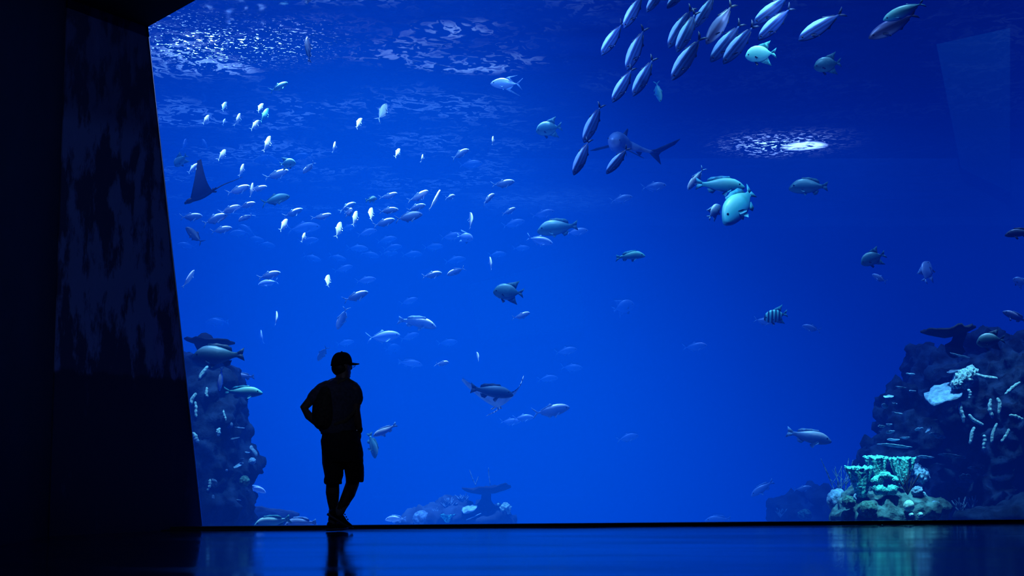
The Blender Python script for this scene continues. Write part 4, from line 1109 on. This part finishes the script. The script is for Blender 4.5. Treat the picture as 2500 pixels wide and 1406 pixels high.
boulder(616, 1125, 18.9, 9, 'pale lump sticking out of the right side of the left reef', M['plate'], .9, .2, 'knob_coral')
finger((616, 1090), (622, 1112), 19.0, 5, 'pale blue tube sticking up from the right side of the left reef', M['plate'])
for i, (x, y, rx, t, mt, lab) in enumerate([(512, 1122, 15, .45, 'plate', 'thin slanting plate coral in the centre of the left reef'), (585, 1044, 12, .1, 'dusty', 'thin plate sticking out at the upper right of the left reef'),
     (570, 1070, 15, -.2, 'dusty', 'plate coral below the small round one on the left reef'), (582, 1136, 15, -.4, 'plate', 'pale slanting plate coral above the round green one'),
     (604, 1104, 9, 0, 'plate', 'small pale plate beside the tube on the right of the left reef'), (582, 1220, 15, 0, 'dusty', 'flat ledge coral low on the right of the left reef'),
     (606, 1200, 11, .2, 'dusty', 'small hazy plate below the round green coral'), (590, 1122, 10, .3, 'dusty', 'small plate coral left of the pale lump on the left reef')]):
    plate(x, y, 18.65, rx, (R(10), t, .3 * i), lab, M[mt], 2.2, 40 + i, None, .5)

# ---- middle reef
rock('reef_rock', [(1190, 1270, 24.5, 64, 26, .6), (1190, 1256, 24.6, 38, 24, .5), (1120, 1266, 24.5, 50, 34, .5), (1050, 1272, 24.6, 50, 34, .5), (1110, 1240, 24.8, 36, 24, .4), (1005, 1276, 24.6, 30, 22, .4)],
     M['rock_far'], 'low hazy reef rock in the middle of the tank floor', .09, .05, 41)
table_coral(1131, 1247, 1191, 24.2, 10, ((1188, 1186), 1232, 11, 22), M['plate_dark'], 'dark table coral on a thick stem on the middle reef', 12.0, (0, R(-5), 0))
plate(1146, 1242, 24.0, 20, (R(25), R(-16), 0), 'pale broad plate coral left of the stem of the middle table coral', M['plate'], 6, 3, None, .8)
boulder(1234, 1241, 24.0, 13, 'bright white lumpy coral right of the middle table coral', M['pale'], 1.0, .45, 'knob_coral')
boulder(1216, 1231, 24.0, 4, 'tiny white coral bit left of the bright lumpy one', M['pale'], .8, .3, 'knob_coral')
vase(1093, 1275, 1255, 17, 24.0, 'hazy pale barrel sponge on the left of the middle reef', 7.0)
plate(1155, 1261, 24.0, 20, (R(5), R(-22), 0), 'thin lit ledge at the foot of the middle reef', M['plate'], 2, 5, None, .5)
branching(1096, 1248, 24.3, 34, 'hazy branching coral on the left slope of the middle reef', M['dusty'], .7, 7, 51, r=2.2)
branching(1062, 1262, 24.3, 24, 'low hazy branching coral at the left end of the middle reef', M['dusty'], .7, 6, 52, r=2.0)
branching(1130, 1228, 24.6, 28, 'faint bushy coral behind the middle reef', M['dusty'], .8, 7, 53, r=1.6)
boulder(1030, 1266, 24.2, 22, 'hazy domed coral at the far left of the middle reef', M['dusty'], .9, .1)
finger((1161, 1184), (1146, 1148), 24.3, 1.3, 'thin leaning stalk growing on the middle table coral', M['dusty'])
finger((1162, 1184), (1167, 1164), 24.3, 1.3, 'short thin stalk beside the leaning one on the middle table coral', M['dusty'])
finger((1196, 1184), (1193, 1142), 24.3, 1.3, 'thin upright stalk growing on the middle table coral', M['dusty'])

# ------------------------------------------------------------------ the man
PD = 15.15                                    # distance of the man
SP = mpp(PD)
M['skin'] = plain('skin', (.10, .065, .05), .55, 0, .35, 8, .15)
M['shirt'] = plain('dark_shirt', (.045, .05, .08), .85, 0, .2, 40, .2)
M['shorts'] = plain('dark_shorts', (.016, .016, .022), .9, 0, .2, 30, .2)
M['cap'] = plain('black_cap', (.008, .008, .010), .9, 0, .15, 40, .2)
M['bag'] = plain('backpack_cloth', (.030, .026, .022), .85, 0, .2, 40, .3)
M['strap'] = plain('strap_webbing', (.075, .065, .045), .8, 0, .2, 60, .2)
M['sock'] = plain('grey_sock', (.40, .42, .46), .9, 0, .2, 60, .15)
M['shoe'] = plain('dark_shoe', (.03, .03, .04), .7, 0, .3, 30, .2)
M['sole'] = plain('pale_sole', (.34, .36, .42), .7, 0, .3, 20, .15)
M['hair'] = plain('black_hair', (.006, .005, .005), .6, 0, .3, 60, .3)
M['frame'] = plain('black_spectacle_frame', (.004, .004, .005), .4)
M['metal'] = plain('watch_steel', (.55, .56, .6), .25, 1.0)

O = P(826, 1295, PD); O.z = 0.0
def X(px): return (px - 826) * SP
def Z(py): return (1291.5 - py) * SP * 1.010
def B(px, py, y=0.0): return Vector((X(px), y, Z(py)))
man = empty('person', (O.x, O.y, .007))
tag(man, 'man in a dark cap, glasses, shorts and trainers standing with one foot crossed behind', 'person')

def oval(c, rx, ry, n=28, rot=0.0, sq=1.0):
    r_ = []
    for i in range(n):
        a = 2 * math.pi * i / n
        x = math.copysign(abs(math.cos(a)) ** sq, math.cos(a)) * rx; y = math.copysign(abs(math.sin(a)) ** sq, math.sin(a)) * ry
        r_.append(Vector(c) + Vector((x * math.cos(rot) - y * math.sin(rot), x * math.sin(rot) + y * math.cos(rot), 0)))
    return r_

def loft(mb, secs, n=28, sq=.9, cap=True):
    mb.rings([oval(c, rx, ry, n, rot, sq) for c, rx, ry, rot in secs], cap)

# body: one continuous surface (parts fused by a fine remesh)
mb = MB()
tr = R(32)                                   # the shoulders are turned: he faces away to the right
loft(mb, [(B(826, 1098), .150, .115, tr), (B(824, 1070), .160, .125, tr), (B(824, 1040), .155, .12, tr), (B(826, 1005), .165, .125, tr), (B(826, 970), .185, .125, tr), (B(823, 948), .175, .11, tr), (B(827, 932), .11, .085, tr), (B(831, 924), .065, .065, 0)])
mb.tube([B(830, 940), B(832, 925), B(833, 910, .01)], [.080, .070, .066], 14)
# head turned to the right and away
hf = Vector((.72, .69, 0)).normalized(); hs = Vector((-hf.y, hf.x, 0))
hc = B(829.5, 896, .01)
rotH = Matrix((hf, hs, Vector((0, 0, 1)))).transposed()
mb.ellipsoid(hc + Vector((0, 0, .012)), (.100, .078, .112), 24, 16, rotH)
mb.ellipsoid(hc + hf * .028 + Vector((0, 0, -.062)), (.070, .058, .068), 20, 12, rotH)       # jaw
mb.ellipsoid(hc + hf * .080 + Vector((0, 0, -.098)), (.022, .026, .020), 12, 8)              # chin
mb.tube([hc + hf * .092 + Vector((0, 0, .018)), hc + hf * .112 + Vector((0, 0, -.022)), hc + hf * .098 + Vector((0, 0, -.032))], [.010, .016, .013], 8)   # nose
mb.ellipsoid(hc + hf * .088 + Vector((0, 0, -.062)), (.018, .026, .007), 10, 6, rotH)        # lips
for s_ in (-1, 1):
    mb.ellipsoid(hc + hf * .082 + hs * s_ * .032 + Vector((0, 0, .014)), (.015, .017, .012), 10, 6, rotH)   # eyes under brows
    mb.ellipsoid(hc - hf * .004 + hs * s_ * .080 + Vector((0, 0, -.008)), (.020, .009, .034), 12, 8, rotH)   # ears
# right arm hanging, hand by the thigh
ra = [B(862, 950, -.02), B(866, 975, -.02), B(865, 1003, -.02), B(870, 1030, .0), B(874, 1052, .02)]
mb.tube(ra, [.056, .052, .043, .038, .029], 14)
hw = B(874, 1054, .02)
mb.ellipsoid(B(873.5, 1065, .022), (.020, .036, .046), 14, 10)
for k_, (dx, L, r_) in enumerate([(-.026, .062, .0085), (-.009, .074, .009), (.009, .070, .009), (.026, .056, .008)]):
    b0 = B(873.5, 1073, .022 + dx); 
    mb.tube([b0, b0 + Vector((.004, .002, -L * .5)), b0 + Vector((-.006, .004, -L * .78)), b0 + Vector((-.020, .004, -L))], [r_, r_, r_ * .9, r_ * .75], 8)
b0 = B(870, 1060, -.012); mb.tube([b0, b0 + Vector((-.014, -.018, -.026)), b0 + Vector((-.012, -.024, -.052))], [.011, .010, .008], 8)     # thumb
# left arm: elbow out, hand on the hip
la = [B(784, 952, -.06), B(765, 972, -.075), B(741, 998, -.07), B(752, 1017, -.04), B(768, 1032, -.01), B(778, 1044, .03)]
mb.tube(la, [.058, .052, .042, .042, .035, .028], 14)
mb.ellipsoid(B(784, 1049, .045), (.042, .022, .030), 12, 8)
for k_ in range(4):
    b0 = B(789, 1045 + k_ * 3.4, .05); mb.tube([b0, b0 + Vector((.035, .012, -.008)), b0 + Vector((.058 - abs(k_ - 1.4) * .006, .006, -.014))], [.0088, .0085, .007], 8)
b0 = B(782, 1044, .03); mb.tube([b0, b0 + Vector((.02, -.03, .006)), b0 + Vector((.044, -.036, .0))], [.011, .010, .008], 8)
# left leg (standing)
mb.tube([B(806, 1090), B(806, 1130), B(809, 1165, .02), B(810, 1178, .03), B(810, 1200, .03), B(811, 1222, .045), B(812, 1240, .05), B(812, 1262, .05)], [.094, .086, .070, .064, .067, .056, .042, .039], 16)
mb.tube([B(811, 1272, .05), B(818, 1280, .09), B(826, 1284, .14)], [.034, .034, .026], 10)
# right leg, knee forward, crossing behind
mb.tube([B(852, 1088), B(857, 1130, .03), B(858, 1165, .07), B(856, 1180, .09), B(849, 1203, .04), B(838, 1226, .0), B(829, 1243, -.02)], [.098, .088, .072, .065, .064, .050, .040], 16)
mb.tube([B(824, 1247, -.02), B(834, 1262, .01), B(845, 1277, .04)], [.030, .034, .026], 10)
body = mb.build('body', M['skin'], man)
md = body.modifiers.new('fuse', 'REMESH'); md.mode = 'VOXEL'; md.voxel_size = .0055; md.use_smooth_shade = True
md = body.modifiers.new('soften', 'SMOOTH'); md.iterations = 3; md.factor = .4

# T-shirt: torso and two sleeves as one cloth surface
mb = MB()
loft(mb, [(B(822, 1061), .172, .138, tr), (B(823, 1054), .176, .142, tr), (B(823, 1035), .166, .135, tr), (B(826, 1005), .176, .137, tr), (B(826, 972), .197, .138, tr), (B(824, 951), .190, .124, tr), (B(825, 938), .140, .103, tr), (B(828, 929), .092, .082, tr), (B(830, 925), .073, .070, tr)])
mb.tube([B(850, 945, .0), B(861, 952, -.015), B(865, 966, -.02), B(866, 980, -.02)], [.055, .062, .064, .064], 16)
mb.tube([B(798, 945, -.03), B(783, 953, -.055), B(770, 967, -.07), B(763, 976, -.075)], [.058, .064, .065, .064], 16)
sh = mb.build('t_shirt', M['shirt'], man); sh['label'] = 'dark short sleeved shirt'
md = sh.modifiers.new('fuse', 'REMESH'); md.mode = 'VOXEL'; md.voxel_size = .008; md.use_smooth_shade = True
md = sh.modifiers.new('soften', 'SMOOTH'); md.iterations = 4; md.factor = .5
tx = bpy.data.textures.new('folds', 'CLOUDS'); tx.noise_scale = .09
md = sh.modifiers.new('folds', 'DISPLACE'); md.texture = tx; md.strength = .018; md.mid_level = .5

# shorts: waist and two wide legs
mb = MB()
loft(mb, [(B(829, 1052), .176, .136, tr * .6), (B(830, 1075), .194, .148, tr * .6), (B(833, 1105), .198, .150, tr * .6), (B(836, 1128), .190, .14, tr * .6)])
loft(mb, [(B(812, 1100), .105, .125, 0), (B(813, 1130, -.005), .095, .12, 0), (B(813, 1160, -.01), .088, .112, 0), (B(811, 1172, -.01), .084, .108, 0), (B(812, 1180, -.01), .085, .108, 0)])
loft(mb, [(B(855, 1095, .01), .105, .128, 0), (B(859, 1125, .03), .102, .125, 0), (B(863, 1150, .055), .091, .118, 0), (B(864, 1168, .07), .081, .112, 0), (B(863, 1175, .075), .080, .112, 0)])
so = mb.build('shorts', M['shorts'], man); so['label'] = 'loose dark knee length shorts'
md = so.modifiers.new('fuse', 'REMESH'); md.mode = 'VOXEL'; md.voxel_size = .008; md.use_smooth_shade = True
md = so.modifiers.new('soften', 'SMOOTH'); md.iterations = 4; md.factor = .5
md = so.modifiers.new('folds', 'DISPLACE'); md.texture = tx; md.strength = .022; md.mid_level = .5

# cap with brim, hair below it, glasses
mb = MB(); rings = []
for k_ in range(11):
    t = k_ / 10; zz = .02 + .115 * math.sin(t * math.pi / 2); q = math.cos(t * math.pi / 2) ** .62
    rings.append([hc + hf * (math.cos(2 * math.pi * i / 26) * .113 * q - .006) + hs * (math.sin(2 * math.pi * i / 26) * .090 * q) + Vector((0, 0, zz - .028 * (1 - t) * (math.cos(2 * math.pi * i / 26) < -.1) * -math.cos(2 * math.pi * i / 26))) for i in range(26)])
mb.rings(rings)
mb.ellipsoid(hc + Vector((0, 0, .137)) - hf * .006, (.010, .010, .006), 10, 6)
cap_ = mb.build('cap', M['cap'], man); cap_['label'] = 'dark baseball cap'
mb = MB(); V = []
for zz in (0, .007):
    for i in range(13):
        a = -1.25 + 2.5 * i / 12
        V.append(hc + hf * (math.cos(a) * .104 - .004) + hs * math.sin(a) * .086 + Vector((0, 0, .026 + zz)))
    for i in range(13):
        a = -1.25 + 2.5 * i / 12
        V.append(hc + hf * (math.cos(a) * .128 + .078 * max(0, math.cos(a * 1.25))) + hs * math.sin(a) * .088 + Vector((0, 0, .030 + zz - .030 * math.sin(a) ** 2 - .004)))
Fc = []
for i in range(12):
    Fc += [(i, i + 1, i + 14, i + 13), (26 + i + 1, 26 + i, 39 + i, 39 + i + 1), (13 + i, 14 + i, 40 + i, 39 + i), (i + 1, i, 26 + i, 27 + i)]
Fc += [(0, 13, 39, 26), (25, 12, 38, 51)]
mb.add(V, Fc); br = mb.build('brim', M['cap'], cap_); md = br.modifiers.new('thick', 'SOLIDIFY'); md.thickness = .012
mb = MB()
mb.ellipsoid(hc - hf * .028 + Vector((0, 0, -.022)), (.082, .079, .080), 22, 12, rotH)
mb.build('hair', M['hair'], man)
gl = MB()
for s_ in (-1, 1):
    cc = hc + hf * .112 + hs * s_ * .036 + Vector((0, 0, .010))
    ring = []
    for i in range(25):
        a = 2 * math.pi * i / 24
        ring.append(cc + hs * math.copysign(abs(math.cos(a)) ** .6, math.cos(a)) * .027 + Vector((0, 0, math.copysign(abs(math.sin(a)) ** .6, math.sin(a)) * .019)))
    gl.tube(ring, .0028, 6)
    gl.tube([cc + hs * s_ * .028 + Vector((0, 0, .012)), hc + hf * .05 + hs * s_ * .082 + Vector((0, 0, .014)), hc - hf * .012 + hs * s_ * .084 + Vector((0, 0, .010)), hc - hf * .03 + hs * s_ * .082 + Vector((0, 0, -.008))], .0026, 6)
gl.tube([hc + hf * .113 + hs * .01 + Vector((0, 0, .014)), hc + hf * .116 + Vector((0, 0, .017)), hc + hf * .113 - hs * .01 + Vector((0, 0, .014))], .0026, 6)
g_ = gl.build('glasses', M['frame'], man); g_['label'] = 'dark framed glasses'

# watch on the right wrist
mb = MB(); mb.tube([B(873.2, 1047, .018), B(873.8, 1052, .020)], [.033, .032], 18)
wt = mb.build('watch', M['cap'], man)
mb = MB(); mb.ellipsoid(B(868, 1053, -.010), (.014, .007, .016), 14, 8); mb.build('watch_face', M['metal'], wt)

# socks and trainers
mb = MB(); mb.tube([B(841, 1221, .012), B(834, 1234, -.005), B(828, 1247, -.015)], [.053, .048, .047], 16)
s1 = mb.build('sock', M['sock'], man); s1['label'] = 'pale grey ankle sock'
mb = MB(); mb.tube([B(812, 1243, .05), B(812, 1256, .05), B(811, 1268, .05)], [.046, .045, .047], 16)
s1 = mb.build('sock', M['sock'], man)


def shoe(name, heel, toe, up, w, lab):
    """heel, toe: ground points of the sole; up: direction of the upper"""
    d = (toe - heel); L = d.length; d.normalize(); up = (up - d * up.dot(d)).normalized(); sd = d.cross(up)
    wid = [.62, .80, .82, .80, .90, 1.0, .96, .78, .40]; hgt = [.078, .098, .105, .100, .082, .064, .052, .044, .030]
    def ring(i, z0, z1, k):
        t = i / 8; c = heel + d * (L * t); ww = w * wid[i] * k; r_ = []
        toe_up = .012 * max(0, t - .7) / .3
        for j in range(16):
            a = 2 * math.pi * j / 16
            r_.append(c + sd * (math.copysign(abs(math.cos(a)) ** .7, math.cos(a)) * ww) + up * (toe_up + (z0 + z1) / 2 + math.copysign(abs(math.sin(a)) ** .7, math.sin(a)) * (z1 - z0) / 2))
        return r_
    mb = MB(); mb.rings([ring(i, .018, hgt[i], .94) for i in range(9)])
    o = mb.build(name, M['shoe'], man); o['label'] = lab
    md = o.modifiers.new('round', 'SUBSURF'); md.levels = md.render_levels = 1
    mb = MB(); mb.rings([ring(i, .0, .026, 1.0) for i in range(9)]); so_ = mb.build('sole', M['sole'], o); so_['label'] = 'pale rubber sole'
    mb = MB()
    for k_ in range(4):
        t = .42 + .09 * k_; c = heel + d * (L * t) + up * (.106 - .013 * k_)
        mb.tube([c - sd * w * .45, c + up * .006, c + sd * w * .45], .0045, 6)
    mb.build('laces', M['strap'], o)
shoe('trainer', B(800, 1291.5, .02), B(842, 1291.5, .20), Vector((0, 0, 1)), .052, 'dark trainer flat on the floor')
shoe('trainer', B(799, 1254, -.03), B(856, 1290, .06), Vector((.52, .05, .85)), .052, 'dark trainer tipped up on its toe')

# backpack: a thing he carries
bag = empty('backpack', (O.x, O.y, .007))
tag(bag, 'dark backpack with lighter straps worn on the back of the man', 'backpack')
bn = Vector((-.62, -.78, 0)).normalized(); bs = Vector((-bn.y, bn.x, 0))      # out of his back
mb = MB(); secs = []
for py, w_, t_, off in ((1052, .06, .045, .10), (1045, .090, .070, .125), (1025, .112, .085, .135), (995, .112, .082, .135), (968, .098, .066, .125), (950, .082, .048, .11), (943, .05, .028, .10)):
    c = B(809, py) + bn * off
    secs.append([c + bs * (math.copysign(abs(math.cos(a)) ** .7, math.cos(a)) * w_) + bn * (math.copysign(abs(math.sin(a)) ** .8, math.sin(a)) * t_) for a in [2 * math.pi * i / 28 for i in range(28)]])
mb.rings(secs)
o = mb.build('pack_body', M['bag'], bag); md = o.modifiers.new('round', 'SUBSURF'); md.levels = md.render_levels = 1
mb = MB(); c = B(814, 1018) + bn * .21
mb.rings([[c + Vector((0, 0, zz)) + bs * (math.cos(a) * .075 * k_) + bn * (math.sin(a) * .032 * k_) for a in [2 * math.pi * i / 20 for i in range(20)]] for zz, k_ in ((-.10, .6), (-.085, .95), (0, 1), (.06, .95), (.075, .6))])
mb.build('front_pocket', M['bag'], o)
mb = MB(); mb.tube([B(816, 1000) + bn * .216 + bs * a for a in (-.06, -.03, 0, .03, .06)], .004, 6); mb.build('zip', M['strap'], o)
for s_, nm in ((1, 'left'), (-1, 'right')):
    mb = MB()
    q0 = B(812, 950) + bn * .10 + bs * s_ * -.055
    pts = [q0, B(818, 936) + bs * s_ * -.085 + bn * .065, B(824, 930) + bs * s_ * -.10 - bn * .0 + Vector((0, 0, .012)), B(828, 940) + bs * s_ * -.115 - bn * .10]
    pts += [B(830, 965) + bs * s_ * -.135 - bn * .135, B(826, 1000) + bs * s_ * -.165 - bn * .08, B(818, 1030) + bs * s_ * -.15 + bn * .03, B(812, 1040) + bs * s_ * -.11 + bn * .10]
    mb.tube(pts, .020, 10, .35, side=(bn.x, bn.y, .2))
    o2 = mb.build('shoulder_strap', M['strap'], bag)
mb = MB(); q = B(811, 946) + bn * .115
mb.tube([q - bs * .035, q - bs * .025 + Vector((0, 0, .03)), q + bs * .025 + Vector((0, 0, .03)), q + bs * .035], .007, 8); mb.build('grab_handle', M['strap'], bag)
cy.volume_step_rate = 4.0
cy.max_bounces = 3
cy.adaptive_threshold = 0.05
cy.adaptive_min_samples = 12
